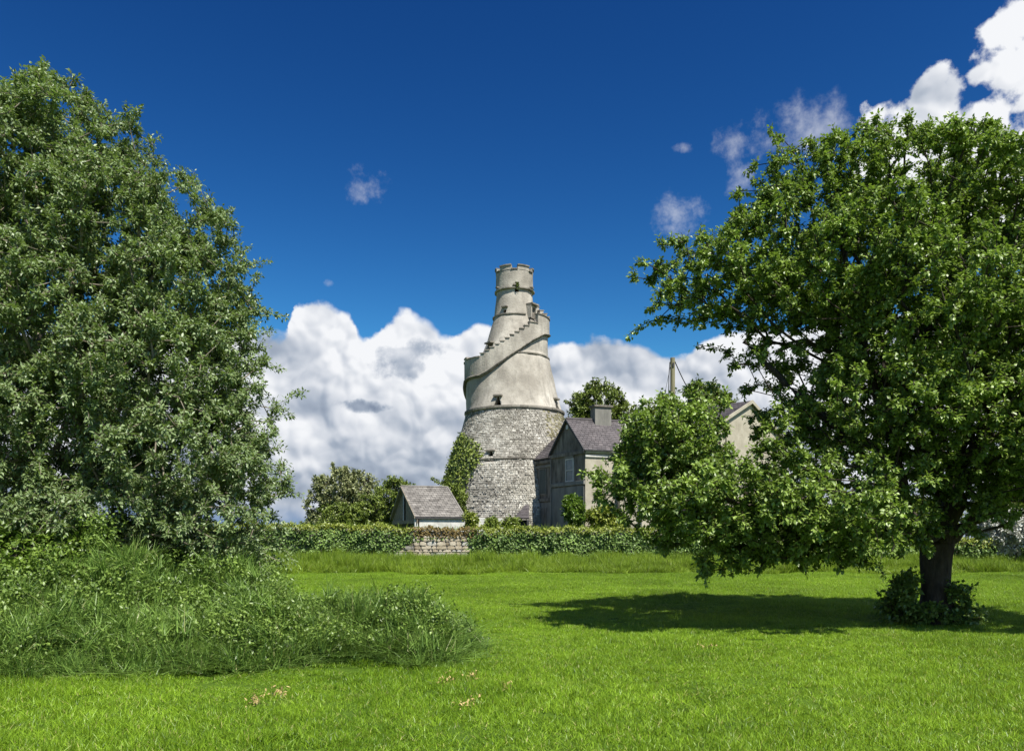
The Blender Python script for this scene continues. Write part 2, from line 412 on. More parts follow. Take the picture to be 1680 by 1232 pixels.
def grow(root, tips, bias=0.25, step=0.35, wob=0.10, sag=0.0):
    """join the twig ends to the root: each end hangs on the point that keeps it short and the path direct"""
    root = np.asarray(root, float)
    order = np.argsort(np.linalg.norm(tips-root, axis=1))
    N = [root]; par = [-1]; plen = [0.0]
    cap = 200000
    NP = np.zeros((cap, 3)); PL = np.zeros(cap); NP[0] = root; cnt = 1
    tipn = []
    for k in order:
        q = tips[k]
        dd = np.linalg.norm(NP[:cnt]-q, axis=1)
        c = dd + bias*PL[:cnt] + 0.6*np.maximum(0, NP[:cnt, 2]-q[2])*0.3
        j = int(np.argmin(c)); a = NP[j].copy(); ln = dd[j]; ns = max(1, int(ln/step)); prev = j
        bow = np.array([0, 0, 1.0])*ln*0.06
        for i in range(1, ns+1):
            f = i/ns; pt = a+(q-a)*f + bow*math.sin(math.pi*f)
            if i < ns: pt = pt + rng.normal(size=3)*wob*min(1.0, ln)
            NP[cnt] = pt; PL[cnt] = PL[prev] + np.linalg.norm(pt-NP[prev]); par.append(prev); prev = cnt; cnt += 1
        tipn.append(prev)
    return NP[:cnt], np.array(par), np.array(tipn)
def radii(par, tipr, power, rroot):
    n = len(par); s = np.zeros(n); has = np.zeros(n, bool)
    for i in range(n-1, 0, -1):
        if s[i] == 0: s[i] = tipr**power
        s[par[i]] += s[i]
    r = s**(1/power)
    k = min(1.0, rroot/r[0])
    big = r/r[0]
    return tipr + (rroot*big**(0.82)-tipr)*np.clip((r-tipr)/(r[0]-tipr), 0, 1)**0.25 if False else np.maximum(tipr, rroot*(big))

def lobe_points(lobes, n, shell=0.55):
    vol = np.array([l[6]*l[3]*l[4]*l[5] for l in lobes]); pr = vol/vol.sum()
    which = rng.choice(len(lobes), n, p=pr)
    Lb = np.array([l[:6] for l in lobes])[which]
    u = unit(rng.normal(size=(n, 3))); r = rng.uniform(0, 1, n)**(1/3)
    r = np.where(rng.uniform(size=n) < shell, 0.72+0.28*rng.uniform(size=n), r)[:, None]
    return Lb[:, :3]+u*r*Lb[:, 3:6]
def tree(name, label, cat, base, fork, lobes, ntips, nsub, nl, L, Wd, mleaf, mbark, rtrunk, tipr=0.006, subr=0.28,
         spread=0.62, droop=0.35, power=2.3, geo=leaf_geo, bias=0.25, step=0.35, limb_sides=5, group=None, spikes=0, spike_len=0.5, up=0.25, trunk=True, leafkind='crown', shell=0.55, leaf_layers=None, zmin=0.2):
    root = empty(name, base, label, cat, group)
    tips = lobe_points(lobes, ntips, shell); tips = tips[tips[:, 2] > zmin]
    N, par, tn = grow(fork, tips, bias, step)
    R = radii(par, tipr, power, rtrunk*0.85)
    ch = np.arange(1, len(N)); p0 = N[par[1:]] if len(par) == len(N) else N[par[ch]]
    par_ = par; p0 = N[par_[ch]]; p1 = N[ch]
    r1 = R[ch]; r0 = np.minimum(R[par_[ch]], r1*1.25)
    V, Q = frusta(p0, p1, r0, r1, limb_sides)
    # the ends: short sub-twigs, each carrying rosettes of leaves
    ends = N[tn]; pd = unit(ends-N[par_[tn]])
    S = np.repeat(ends, nsub, 0); SA = np.repeat(pd, nsub, 0)
    sd = unit(SA*0.7 + unit(rng.normal(size=S.shape)) + np.array([0, 0, up]))
    sl = subr*rng.uniform(0.3, 1.0, (len(S), 1)); SE = S+sd*sl
    V2, Q2 = frusta(S, SE, np.full(len(S), tipr*0.8), np.full(len(S), tipr*0.5), 3)
    C = SE; A = sd
    # leaves along the way too
    C = np.concatenate([C, S+sd*sl*0.5]); A = np.concatenate([A, sd])
    if spikes:
        k = rng.choice(len(ends), spikes); q = ends[k]; dd = unit(pd[k]*0.8 + np.array([0, 0, 0.5]) + rng.normal(size=(spikes, 3))*0.3)
        ctr = N[tn].mean(0); outw = unit(q-ctr); dd = unit(dd+outw*0.9)
        ln = spike_len*rng.uniform(0.5, 1.5, (spikes, 1)); nseg = 6; prev = q
        Vs = []; 
        for i in range(1, nseg+1):
            cur = q + dd*ln*(i/nseg) + rng.normal(size=q.shape)*0.02 - np.array([0, 0, 0.02])*i*i*0.3
            v_, q_ = frusta(prev, cur, np.full(spikes, tipr), np.full(spikes, tipr*0.8), 3); Vs.append((v_, q_))
            if i > 1: C = np.concatenate([C, cur, cur]); A = np.concatenate([A, dd, dd])
            prev = cur
        for v_, q_ in Vs: Q2 = np.concatenate([Q2, q_+len(V2)]); V2 = np.concatenate([V2, v_])
    Q = np.concatenate([Q, Q2+len(V)]); V = np.concatenate([V, V2])
    if trunk:
        link('limbs', mesh_np('limbs', V, Q, mbark, smooth=True), root)
        mb = MB(); nseg = 12; rows = 12; b0 = Vector(base); f0 = Vector(fork)
        ln = (f0-b0).length
        vs = []; nr = 18
        for i in range(rows+1):
            f = i/rows; c = b0.lerp(f0, f) + Vector((math.sin(f*3+base[0])*0.04*ln, 0, 0))*math.sin(math.pi*f)
            rr = rtrunk*(0.86+0.14*abs(2*f-1)+0.50*(1-f)**5)*(1.0 if i < rows else 0.88)
            for k in range(nr):
                w = 2*math.pi*k/nr
                q = rr*(1+0.10*math.sin(3*w+f*2.2+base[0])+0.06*math.sin(7*w+f*5)+0.035*math.sin(11*w-f*3))
                vs.append((c.x+q*math.cos(w), c.y+q*math.sin(w), c.z-(0.15 if i == 0 else 0)))
        fs = [(i*nr+k, i*nr+(k+1) % nr, (i+1)*nr+(k+1) % nr, (i+1)*nr+k) for i in range(rows) for k in range(nr)]
        link('trunk', mesh_np('trunk', np.array(vs), np.array(fs), mbark, smooth=True), root)
    Vl, Tl, ti = rosettes(C, A, nl, L, Wd, spread, droop, geo)
    link(leafkind, mesh_np(leafkind, Vl, Tl, mleaf, {'tint': ti}), root, kind='stuff')
    return root, len(Tl)

def lob(pxy, Y, rx, rz, ry, w=1.0):
    """lobe given by where the photograph shows it; rx, rz in photograph pixels, ry metres in depth"""
    p = P(pxy[0], pxy[1], Y); k = Y/F
    return (p[0], p[1], p[2], rx*k, ry, rz*k, w)

# ------------------------------------------------------------------ the big tree on the right
D_ = 15.4
right_lobes = [
    lob((1065, 436), 15.0, 46, 22, 0.5, 2.2), lob((1150, 430), 15.0, 80, 52, 1.1, 1.1), lob((1200, 470), 15.3, 105, 62, 1.6, 1.0), lob((1105, 500), 15.0, 38, 28, .7, .9),
    lob((1270, 390), 15.5, 75, 75, 1.6, 1.0), lob((1345, 330), 15.6, 75, 80, 1.8), lob((1430, 270), 15.4, 60, 62, 1.5), lob((1500, 320), 15.6, 100, 85, 2.4),
    lob((1600, 310), 15.4, 90, 75, 2.2), lob((1690, 330), 15.6, 110, 95, 2.6), lob((1400, 430), 14.6, 120, 90, 2.4), lob((1300, 500), 14.9, 100, 60, 1.8, .9),
    lob((1500, 520), 14.4, 150, 110, 2.8), lob((1680, 520), 14.8, 150, 150, 3.2), lob((1290, 600), 15.6, 110, 55, 1.4, .28),
    lob((1440, 660), 14.2, 130, 90, 2.4), lob((1600, 690), 14.3, 150, 100, 2.6), lob((1780, 700), 15.2, 120, 150, 2.5, .8),
    lob((1080, 735), 14.2, 66, 62, 1.2, 1.7), lob((1125, 725), 14.4, 72, 60, 1.5, 1.1), lob((1060, 690), 14.6, 28, 40, .6), lob((1150, 655), 14.8, 50, 28, .8, .8),
    lob((1030, 805), 13.9, 52, 40, 1.0, 1.2), lob((985, 800), 13.8, 25, 14, .4, 1.4), lob((1110, 835), 13.8, 95, 60, 1.4, 1.1), lob((1230, 790), 13.8, 110, 65, 1.8),
    lob((1240, 860), 13.6, 110, 42, 1.5), lob((1165, 905), 13.5, 28, 34, .5, 1.0), lob((1260, 905), 13.5, 35, 22, .5), lob((1350, 820), 13.5, 110, 80, 1.8),
    lob((1390, 880), 13.6, 80, 38, 1.2), lob((1470, 800), 13.2, 60, 50, 1.2, .6), lob((1620, 780), 14.2, 90, 40, 1.6, .7), lob((1330, 720), 14.5, 90, 60, 1.4, .5),
    lob((1010, 790), 13.9, 40, 26, .8, 1.6), lob((1090, 690), 14.3, 60, 40, 1.2, 1.2), lob((1180, 820), 13.3, 120, 70, 1.2, 1.4), lob((1110, 780), 14.6, 100, 70, 1.4, 1.2), lob((1300, 850), 14.4, 120, 60, 1.6, 1.0),
    lob((1450, 862), 14.4, 75, 46, 1.2, 1.1), lob((1390, 895), 13.7, 80, 32, 1.0, 1.4), lob((1655, 808), 14.2, 90, 42, 1.5, 1.2), lob((1290, 690), 14.8, 45, 40, 1.0, .9), lob((1850, 480), 14.6, 150, 190, 3.0, .8), lob((1800, 640), 13.4, 140, 150, 2.2, .7), lob((1330, 880), 13.6, 110, 40, 1.2, 1.2), lob((1230, 900), 13.5, 60, 28, .8, 1.2), lob((1580, 780), 14.8, 80, 60, 1.6, .8),
    lob((1268, 232), 15.6, 18, 10, .15, 7), lob((1300, 262), 15.6, 16, 12, .2, 5), lob((1290, 248), 15.6, 12, 9, .15, 5), lob((1312, 240), 15.6, 8, 12, .15, 5), lob((1243, 272), 15.5, 9, 14, .15, 5), lob((1232, 320), 15.5, 14, 16, .2, 3),
    lob((1433, 205), 15.5, 10, 22, .15, 6), lob((1405, 235), 15.5, 12, 14, .2, 3), lob((1305, 290), 15.5, 50, 36, .9, 1.3), lob((1240, 345), 15.4, 48, 36, .9, 1.2), lob((1375, 262), 15.5, 40, 34, .8, 1.2), lob((1512, 222), 15.5, 9, 22, .15, 6), lob((1525, 250), 15.5, 12, 12, .2, 3), lob((1560, 225), 15.4, 9, 14, .15, 4), lob((1600, 228), 15.5, 14, 16, .2, 3), lob((1205, 352), 15.2, 16, 12, .2, 3),
    lob((1280, 705), 14.6, 50, 40, 1.0, .7), lob((1045, 442), 15.0, 26, 14, .3, 4), lob((1480, 888), 14.2, 65, 26, .9, 1.2), lob((1605, 852), 14.2, 55, 24, .8, 1.2), lob((1165, 918), 13.5, 22, 26, .4, 2.2), lob((1250, 912), 13.5, 60, 24, .6, 1.5), lob((1330, 905), 13.6, 60, 24, .6, 1.4), lob((1090, 880), 13.7, 40, 26, .6, 1.4), lob((1190, 925), 13.5, 10, 22, .2, 3), lob((1400, 915), 13.6, 14, 14, .2, 3),
    lob((1450, 560), 17.0, 200, 200, 1.6, .45), lob((1560, 700), 17.2, 200, 120, 1.5, .4)]
base = P(1532, 1020, D_); base = (base[0], base[1], 0.0); fork = P(1538, 892, D_)
rt, n1 = tree('broadleaf_tree', 'big spreading tree at right with short dark trunk and low left boughs over the lawn', 'tree', base, fork, right_lobes,
     6000, 5, 9, 0.078, 0.053, M['leaf_right'], M['bark'], 0.29, tipr=0.009, subr=0.24, spikes=230, spike_len=0.60, power=2.1, droop=0.45, bias=0.3)

bo = MB()
def bough(pp, r0, r1):
    pp = [Vector(P(a, b, c)) for a, b, c in pp]; q = []
    for i in range(len(pp)-1):
        for f in (0, .25, .5, .75): q.append(pp[i].lerp(pp[i+1], f)+Vector([random.uniform(-.03, .03) for _ in range(3)]))
    q.append(pp[-1]); n = len(q); bo.tube(q, [r0+(r1-r0)*(i/(n-1))**.8 for i in range(n)], 10)
bough([(1545, 905, 15.4), (1572, 870, 15.3), (1615, 842, 15.1), (1665, 812, 14.9), (1720, 740, 14.7)], .16, .06)
bough([(1537, 915, 15.4), (1548, 850, 15.5), (1560, 790, 15.5), (1590, 690, 15.4), (1600, 560, 15.4)], .22, .07)
bough([(1528, 905, 15.4), (1508, 868, 15.3), (1485, 830, 15.0), (1440, 770, 14.8), (1370, 700, 14.7), (1290, 630, 14.8), (1220, 560, 15.0)], .17, .04)
bough([(1522, 900, 15.3), (1480, 870, 14.8), (1420, 850, 14.4), (1320, 840, 14.0), (1200, 820, 13.9), (1090, 800, 13.9)], .12, .03)
bough([(1485, 830, 15.0), (1470, 740, 15.1), (1430, 620, 15.2), (1400, 480, 15.3), (1380, 380, 15.4)], .12, .04)
bo.build('bough', M['bark'], rt)
# ------------------------------------------------------------------ the tall bushy tree on the left
DL_ = 14.0
left_lobes = [
    lob((66, 150), 14.0, 12, 58, .3, 4.0), lob((10, 180), 14.2, 40, 45, .8), lob((110, 220), 14, 80, 80, 1.4), lob((30, 300), 14, 120, 120, 2.0), lob((200, 265), 14, 60, 78, 1.2, .8),
    lob((180, 380), 13.8, 110, 110, 1.8), lob((290, 370), 13.9, 72, 80, 1.3, .7), lob((350, 400), 13.9, 45, 62, .9, .6), lob((300, 490), 13.6, 100, 90, 1.6), lob((385, 470), 13.8, 36, 70, .8, .5),
    lob((100, 520), 13.6, 150, 120, 2.2), lob((250, 620), 13.3, 140, 110, 2.0), lob((370, 590), 13.5, 60, 90, 1.2, .7), lob((415, 690), 13.4, 40, 60, .8, .6),
    lob((80, 700), 13.4, 150, 130, 2.2), lob((300, 740), 13.0, 130, 100, 1.8), lob((410, 770), 13.1, 55, 60, 1.0, .8), lob((455, 740), 13.2, 22, 26, .4, .8), lob((452, 800), 13.1, 24, 24, .4, .8),
    lob((180, 840), 12.9, 170, 70, 1.6), lob((370, 860), 12.8, 85, 60, 1.2), lob((400, 925), 12.8, 55, 30, .8), lob((-120, 400), 14, 130, 260, 2.5, .7), lob((-100, 700), 13.8, 120, 220, 2.3, .6)]
lt, n2 = tree('broadleaf_tree', 'tall bushy grey-green tree at left, leafy to the ground behind the rough growth', 'tree', (-8.0, 14.2, 0), (-8.0, 14.1, 1.2), left_lobes,
     5600, 5, 9, 0.072, 0.037, M['leaf_left'], M['bark_pale'], 0.26, tipr=0.005, subr=0.24, spikes=380, spike_len=0.50, power=2.2, droop=0.25, bias=0.2, spread=0.6)

# ------------------------------------------------------------------ far trees
def bg_tree(label, Y, lobes, n, mat, L=0.3, name='background_tree', group=None, nl=7):
    cx = float(np.mean([l[0] for l in lobes]))
    zf = min(l[2]-l[5] for l in lobes)*0.6
    return tree(name, label, 'tree', (cx, Y, 0), (cx, Y, max(1.0, zf)), lobes, n, 4, nl, L, L*0.6, mat, M['bark'], 0.3, tipr=0.02, subr=0.8,
         geo=leaf_geo2, step=0.9, limb_sides=4, spikes=int(n*0.12), spike_len=0.9, shell=0.7)
bg_tree('pale grey-green tree beyond the ivy wall, left of the slate shed', 88, [lob((560, 808), 88, 46, 38, 3), lob((525, 835), 88, 28, 30, 2.5), lob((590, 815), 88, 32, 38, 3), lob((560, 860), 88, 60, 30, 3)], 420, M['leaf_far_pale'], 0.30)
bg_tree('dark green tree beyond the wall, in front of the pale tree', 76, [lob((578, 848), 76, 44, 20, 3), lob((548, 856), 76, 22, 14, 2), lob((608, 836), 76, 20, 22, 2), lob((580, 875), 76, 60, 22, 3)], 380, M['leaf_far'], 0.26)
bg_tree('mid green tree behind the roof of the slate shed', 84, [lob((648, 820), 84, 32, 36, 3), lob((630, 850), 84, 35, 30, 2), lob((675, 840), 84, 25, 30, 2)], 320, M['leaf_far'], 0.26)
bg_tree('round dark tree rising behind the chimney of the grey house', 78, [lob((985, 665), 78, 45, 34, 3), lob((960, 690), 78, 30, 30, 3), lob((1020, 690), 78, 30, 28, 2.5), lob((990, 720), 78, 60, 40, 3)], 480, M['leaf_far'], 0.26)
bg_tree('bright green tree behind the telegraph pole', 74, [lob((1150, 648), 74, 26, 14, 2), lob((1165, 668), 74, 40, 22, 2), lob((1085, 682), 74, 26, 14, 2)], 200, M['leaf_far'], 0.26)
bg_tree('dark tree mass beyond the wall, right of the big trunk', 70, [lob((1640, 850), 70, 60, 40, 3), lob((1720, 830), 70, 60, 60, 3)], 420, M['leaf_far'], 0.26)
bg_tree('dark tree beyond the wall, seen under the low boughs left of the big trunk', 72, [lob((1430, 855), 72, 70, 32, 3), lob((1350, 860), 72, 60, 26, 3), lob((1510, 850), 72, 45, 34, 3)], 420, M['leaf_far'], 0.26)
bg_tree('low bush growing beside the foot of the tower, left side', 60, [lob((735, 806), 60, 12, 9, .8), lob((748, 825), 60, 18, 18, .8)], 80, M['leaf_far'], 0.22, name='bush')

# ------------------------------------------------------------------ grass, built of blades; patches are repeated inside one object
def blades(n, size, h, w, lean=0.5, bend=0.5, seg=2, round_=True, clump=0):
    if clump:
        cc = rng.uniform(-size/2, size/2, (clump, 2)); k = rng.integers(0, clump, n)
        xy = cc[k] + rng.normal(size=(n, 2))*size*0.06
    else: xy = rng.uniform(-size/2, size/2, (n, 2))
    a = rng.uniform(0, 2*math.pi, n); H = h*rng.uniform(0.45, 1.15, n); ln = lean*rng.uniform(0, 1, n)
    d = np.stack([np.cos(a), np.sin(a), np.zeros(n)], 1); b = rng.uniform(0, 2*math.pi, n)
    s = np.stack([np.cos(b), np.sin(b), np.zeros(n)], 1)*(w*rng.uniform(0.6, 1.2, n)/2)[:, None]
    base = np.stack([xy[:, 0], xy[:, 1], np.full(n, -0.01)], 1); rows = []
    for i in range(seg+1):
        f = i/seg
        c = base + d*(H*ln*f + H*bend*f*f*ln)[:, None]; c[:, 2] += H*(f-0.28*ln*bend*2*f*f)
        rows.append((c, (1-f)**0.6 if i < seg else 0.0))
    V = []; 
    for c, k in rows[:-1]: V += [c-s*max(k, .35), c+s*max(k, .35)]
    V.append(rows[-1][0]); V = np.stack(V, 1); m = V.shape[1]
    T = []
    for i in range(seg-1): T += [[2*i, 2*i+1, 2*i+3], [2*i, 2*i+3, 2*i+2]]
    T.append([2*(seg-1), 2*(seg-1)+1, 2*seg])
    T = (np.arange(n)[:, None, None]*m + np.array(T)[None]).reshape(-1, 3)
    return V.reshape(-1, 3), T, np.repeat(rng.uniform(0, 1, n), m)
def scatter(name, label, cat, patches, pts, rot, scl, idx):
    """one object: its points carry the patches"""
    coll = bpy.data.collections.new(name+' patches')
    for i, me in enumerate(patches):
        ob = bpy.data.objects.new('%s_patch_%02d' % (name, i), me); coll.objects.link(ob)
    me = bpy.data.meshes.new(name); n = len(pts)
    me.vertices.add(n); me.vertices.foreach_set('co', np.ascontiguousarray(pts, dtype=np.float32).ravel())
    a = me.attributes.new('rot', 'FLOAT_VECTOR', 'POINT'); a.data.foreach_set('vector', np.ascontiguousarray(rot, dtype=np.float32).ravel())
    a = me.attributes.new('scl', 'FLOAT_VECTOR', 'POINT'); a.data.foreach_set('vector', np.ascontiguousarray(scl, dtype=np.float32).ravel())
    a = me.attributes.new('pick', 'INT', 'POINT'); a.data.foreach_set('value', np.ascontiguousarray(idx, dtype=np.int32))
    me.materials.append(patches[0].materials[0])
    o = link(name, me); tag(o, label, cat, kind='stuff')
    ng = bpy.data.node_groups.new(name, 'GeometryNodeTree')
    ng.interface.new_socket('Geometry', in_out='INPUT', socket_type='NodeSocketGeometry')
    ng.interface.new_socket('Geometry', in_out='OUTPUT', socket_type='NodeSocketGeometry')
    gi = ng.nodes.new('NodeGroupInput'); go = ng.nodes.new('NodeGroupOutput')
    ci = ng.nodes.new('GeometryNodeCollectionInfo'); ci.inputs['Collection'].default_value = coll
    ci.inputs['Separate Children'].default_value = True; ci.inputs['Reset Children'].default_value = True
    ip = ng.nodes.new('GeometryNodeInstanceOnPoints'); ip.inputs['Pick Instance'].default_value = True
    def na(nm, ty):
        q = ng.nodes.new('GeometryNodeInputNamedAttribute'); q.data_type = ty; q.inputs['Name'].default_value = nm; return q.outputs['Attribute']
    ng.links.new(gi.outputs[0], ip.inputs['Points']); ng.links.new(ci.outputs[0], ip.inputs['Instance'])
    ng.links.new(na('pick', 'INT'), ip.inputs['Instance Index'])
    er = ng.nodes.new('FunctionNodeEulerToRotation'); ng.links.new(na('rot', 'FLOAT_VECTOR'), er.inputs[0]); ng.links.new(er.outputs[0], ip.inputs['Rotation'])
    ng.links.new(na('scl', 'FLOAT_VECTOR'), ip.inputs['Scale']); ng.links.new(ip.outputs[0], go.inputs[0])
    md = o.modifiers.new('grass', 'NODES'); md.node_group = ng
    return o
def view_grid(y0, y1, size, margin=2.5, dens=1.0):
    pts = []
    y = y0
    while y < y1:
        hw = 0.66*y+margin; n = int(2*hw/size*dens)+1
        x = np.linspace(-hw, hw, n); pts.append(np.stack([x, np.full(n, y)], 1)); y += size/dens
    p = np.concatenate(pts); return p + rng.uniform(-0.35, 0.35, p.shape)*size/dens
# where the rough growth stands
def rough_h(x, y):
    """height of the rough growth, 0 on the lawn"""
    px = 840+F*x/y
    near = np.interp(x, [-14, -6.5, -5.0, -4.0, -3.2, -2.4, -1.7, -0.5], [8.0, 8.6, 8.8, 9.4, 9.9, 10.35, 10.2, 10.3])
    near = near + 0.22*np.sin(x*2.3) + 0.12*np.sin(x*6.1) + 0.10*np.sin(x*17+y*3)
    far = np.interp(x, [-14, -5, -3.5, -0.5], [18, 15.5, 13.2, 12.3])
    xr = -0.66 - 0.14*np.sin(y*4.1) - 0.08*np.sin(y*11)
    ins = np.clip((y-near)/1.0, 0, 1)*np.clip((far-y)/0.8, 0, 1)*np.clip((xr-x)/0.30, 0, 1)
    h = np.interp(x, [-14, -6, -4.6, -3.4, -2.6, -1.9, -1.2, -0.5], [1.15, 1.15, 1.0, .76, .70, .72, .74, .62])
    rise = np.clip((y-near)/3.2, 0, 1); k = np.clip((-x-2.6)/2.5, 0, 1)
    h = h*(1-k) + k*(0.40+0.88*rise)*np.clip(h/0.95, 0.7, 1.1)
    h = h*(1+0.16*np.sin(x*3.1+y*1.7)+0.12*np.sin(x*1.3-y*3.3+2))
    h = h*(1+0.20*np.sin(x*7.3+1.1*np.sin(y*4.1))*np.sin(y*6.2+x)+0.12*np.sin(x*13.1+y*2.0))
    return h*ins**0.6
lawn_patches = [mesh_np('lawn patch', *(lambda r: (r[0], r[1]))(bl), M['lawn'], {'tint': bl[2]}) for bl in (blades(950, 0.56, 0.085, 0.0095, 0.8, 0.7, 2) for _ in range(6))]
g = view_grid(4.0, 38.5, 0.42, margin=7.0)
g = g[rough_h(g[:, 0], g[:, 1]) < 0.28]
n = len(g); mh = 0.85+0.35*np.sin(g[:, 0]*1.3+2)*np.sin(g[:, 1]*0.9)+rng.uniform(-.1, .1, n)
bigger = 1+np.clip(g[:, 1]-14, 0, 30)/40
scatter('lawn_grass', 'short bright green mown grass of the open lawn', None, lawn_patches,
        np.column_stack([g, gz(g[:, 0], g[:, 1])]), np.column_stack([rng.normal(0, .04, n), rng.normal(0, .04, n), rng.uniform(0, 6.28, n)]),
        np.column_stack([bigger, bigger, mh*bigger]), rng.integers(0, 6, n))
verge_patches = [mesh_np('verge patch', bl[0], bl[1], M['verge'], {'tint': bl[2]}) for bl in (blades(750, 1.1, 0.66, 0.026, 0.5, 0.8, 3, clump=14) for _ in range(5))]
g = view_grid(35.5, 49.0, 0.8, margin=5)
edge = 36.2+0.5*np.sin(g[:, 0]*0.6)+0.35*np.sin(g[:, 0]*1.9)
g = g[g[:, 1] > edge]; n = len(g); hh = rng.uniform(0.5, 1.3, n)*(1+.28*np.sin(g[:, 0]*1.1+g[:, 1])*np.sin(g[:, 0]*.37+2)+.15*np.sin(g[:, 0]*2.9))*np.interp(g[:, 1], [36, 38, 48], [.55, .95, 1.15])
scatter('verge_grass', 'uncut taller grass growing along the foot of the ivy wall', None, verge_patches, np.column_stack([g, np.zeros(n)]),
        np.column_stack([np.zeros(n), np.zeros(n), rng.uniform(0, 6.28, n)]), np.column_stack([np.ones(n), np.ones(n), hh]), rng.integers(0, 5, n))
rough_patches = [mesh_np('rough patch', bl[0], bl[1], M['rough'], {'tint': bl[2]}) for bl in (blades(110, 0.62, 0.86, 0.015, 0.7, 1.0, 4, clump=16) for _ in range(6))]
gx_, gy_ = np.meshgrid(np.arange(-13.5, -0.3, 0.27), np.arange(7.9, 16.5, 0.27)); g = np.column_stack([gx_.ravel(), gy_.ravel()])
g = g + rng.uniform(-.13, .13, g.shape); H = rough_h(g[:, 0], g[:, 1]); g = g[H > 0.10]; H = H[H > 0.10]; n = len(g)
scatter('rough_grass', 'long arching dark green grass in the rough patch at left', None, rough_patches, np.column_stack([g, np.zeros(n)]),
        np.column_stack([rng.normal(0, .12, n), rng.normal(0, .12, n), rng.uniform(0, 6.28, n)]), np.column_stack([np.ones(n), np.ones(n), H*rng.uniform(0.55, 1.2, n)]), rng.integers(0, 6, n))
# the canopy of the rough growth: short blades and small leaves carried at all heights
tuft_patches = [mesh_np('tuft patch', bl[0], bl[1], M['rough'], {'tint': bl[2]}) for bl in (blades(85, 0.40, 0.28, 0.015, 0.95, 0.9, 3, clump=6) for _ in range(6))]
gx_, gy_ = np.meshgrid(np.arange(-13.5, -0.5, 0.15), np.arange(8.2, 16.0, 0.15)); g = np.column_stack([gx_.ravel(), gy_.ravel()]); g = np.repeat(g, 2, 0)
g = g+rng.uniform(-.09, .09, g.shape); H = rough_h(g[:, 0], g[:, 1]); k = (H > .22); g = g[k]; H = H[k]; n = len(g)
zz = np.maximum(0, H*rng.uniform(0.25, 1.0, n)-.20)
scatter('rough_herbs', 'tangled short grasses and herbs filling the rough patch at left', None, tuft_patches, np.column_stack([g, zz]),
        np.column_stack([rng.normal(0, .3, n), rng.normal(0, .3, n), rng.uniform(0, 6.28, n)]), np.column_stack([np.ones(n), np.ones(n), rng.uniform(0.6, 1.6, n)]), rng.integers(0, 6, n))
def weed_patch():
    C = rng.normal(size=(26, 3))*np.array([.14, .14, .07]); A = unit(rng.normal(size=(26, 3))+np.array([0, 0, .8]))
    return rosettes(C, A, 6, 0.060, 0.034, 0.85, 0.3, leaf_geo, 0.02)
wp = [mesh_np('weed patch', q[0], q[1], M['leaf_nettle'], {'tint': q[2]}) for q in (weed_patch() for _ in range(6))]
gx_, gy_ = np.meshgrid(np.arange(-13.5, -0.6, 0.17), np.arange(8.2, 16.0, 0.17)); g = np.column_stack([gx_.ravel(), gy_.ravel()]); g = np.repeat(g, 2, 0); g = g+rng.uniform(-.1, .1, g.shape)
H = rough_h(g[:, 0], g[:, 1]); wmask = (H > 0.4) & (np.sin(g[:, 0]*1.9+1)*np.sin(g[:, 1]*1.4)+0.5*np.sin(g[:, 0]*4.3)*np.sin(g[:, 1]*3.7)+rng.uniform(-.5, .9, len(g)) > -0.10)
g = g[wmask]; H = H[wmask]; n = len(g)
scatter('weeds', 'dark nettles and leafy weeds mixed into the long grass at left', None, wp, np.column_stack([g, H*rng.uniform(.35, 1.0, n)-.04]),
        np.column_stack([rng.normal(0, .2, n), rng.normal(0, .2, n), rng.uniform(0, 6.28, n)]), np.tile([[1., 1., 1.]], (n, 1)), rng.integers(0, 6, n))

def bush(name, label, cat, lobes, n, nl, L, Wd, mat, geo=leaf_geo, nsub=3, subr=.2, stems=True, bark='bark'):
    cx = float(np.mean([l[0] for l in lobes])); cy = float(np.mean([l[1] for l in lobes]))
    return tree(name, label, cat, (cx, cy, 0), (cx, cy, .1), lobes, n, nsub, nl, L, Wd, mat, M[bark], .05, tipr=.004, subr=subr, geo=geo, step=.3, limb_sides=4,
                trunk=stems, leafkind='foliage', spikes=int(n*.1), spike_len=.3, zmin=.05)
bush('bramble_bush', 'bright green leafy bramble mound at far left below the bushy tree', 'bush',
     [lob((110, 905), 12.0, 70, 38, .7), lob((20, 900), 11.8, 70, 40, .7), lob((160, 930), 11.6, 60, 34, .5), lob((40, 950), 11.3, 80, 40, .5)], 520, 6, .075, .05, M['leaf_bramble'])
bush('nettle_clump', 'dark leafy clump growing round the foot of the big tree trunk', 'plant',
     [lob((1478, 985), 15.2, 26, 34, .3), lob((1572, 982), 15.2, 20, 26, .3), lob((1528, 1008), 15.0, 58, 14, .3), lob((1495, 962), 15.3, 12, 22, .2), lob((1590, 1015), 15.0, 30, 8, .2)], 170, 5, .095, .062, M['leaf_nettle'])

# ------------------------------------------------------------------ stone and plaster
m, t, b, o_ = material('lime render')
p = wpos(t); ti = attr(t, 'tint')
big_ = noise(t, p, 0.45, 6.0, 0.62); st_ = noise(t, vmul(t, p, (1.6, 1.6, 0.22)), 1.6, 6.0, 0.65)
c = mixc(t, ((big_-0.5)*3.4+0.5).clamp(), (0.27, 0.246, 0.205), (0.49, 0.455, 0.385))
c = mixc(t, ((st_-0.50)*6.0).clamp()*0.5, c, (0.185, 0.17, 0.145))
c = mixc(t, ((noise(t, p, 1.3, 8.0, 0.7)-0.60)*8).clamp()*0.6, c, (0.56, 0.53, 0.46))
c = mixc(t, ((noise(t, p, 2.6, 8.0, 0.75)-0.5)*6).clamp()*0.48, c, (0.21, 0.19, 0.155))
c = mixc(t, ((noise(t, p, 9.0, 6.0, 0.7)-0.56)*7).clamp()*0.5, c, (0.22, 0.20, 0.16))
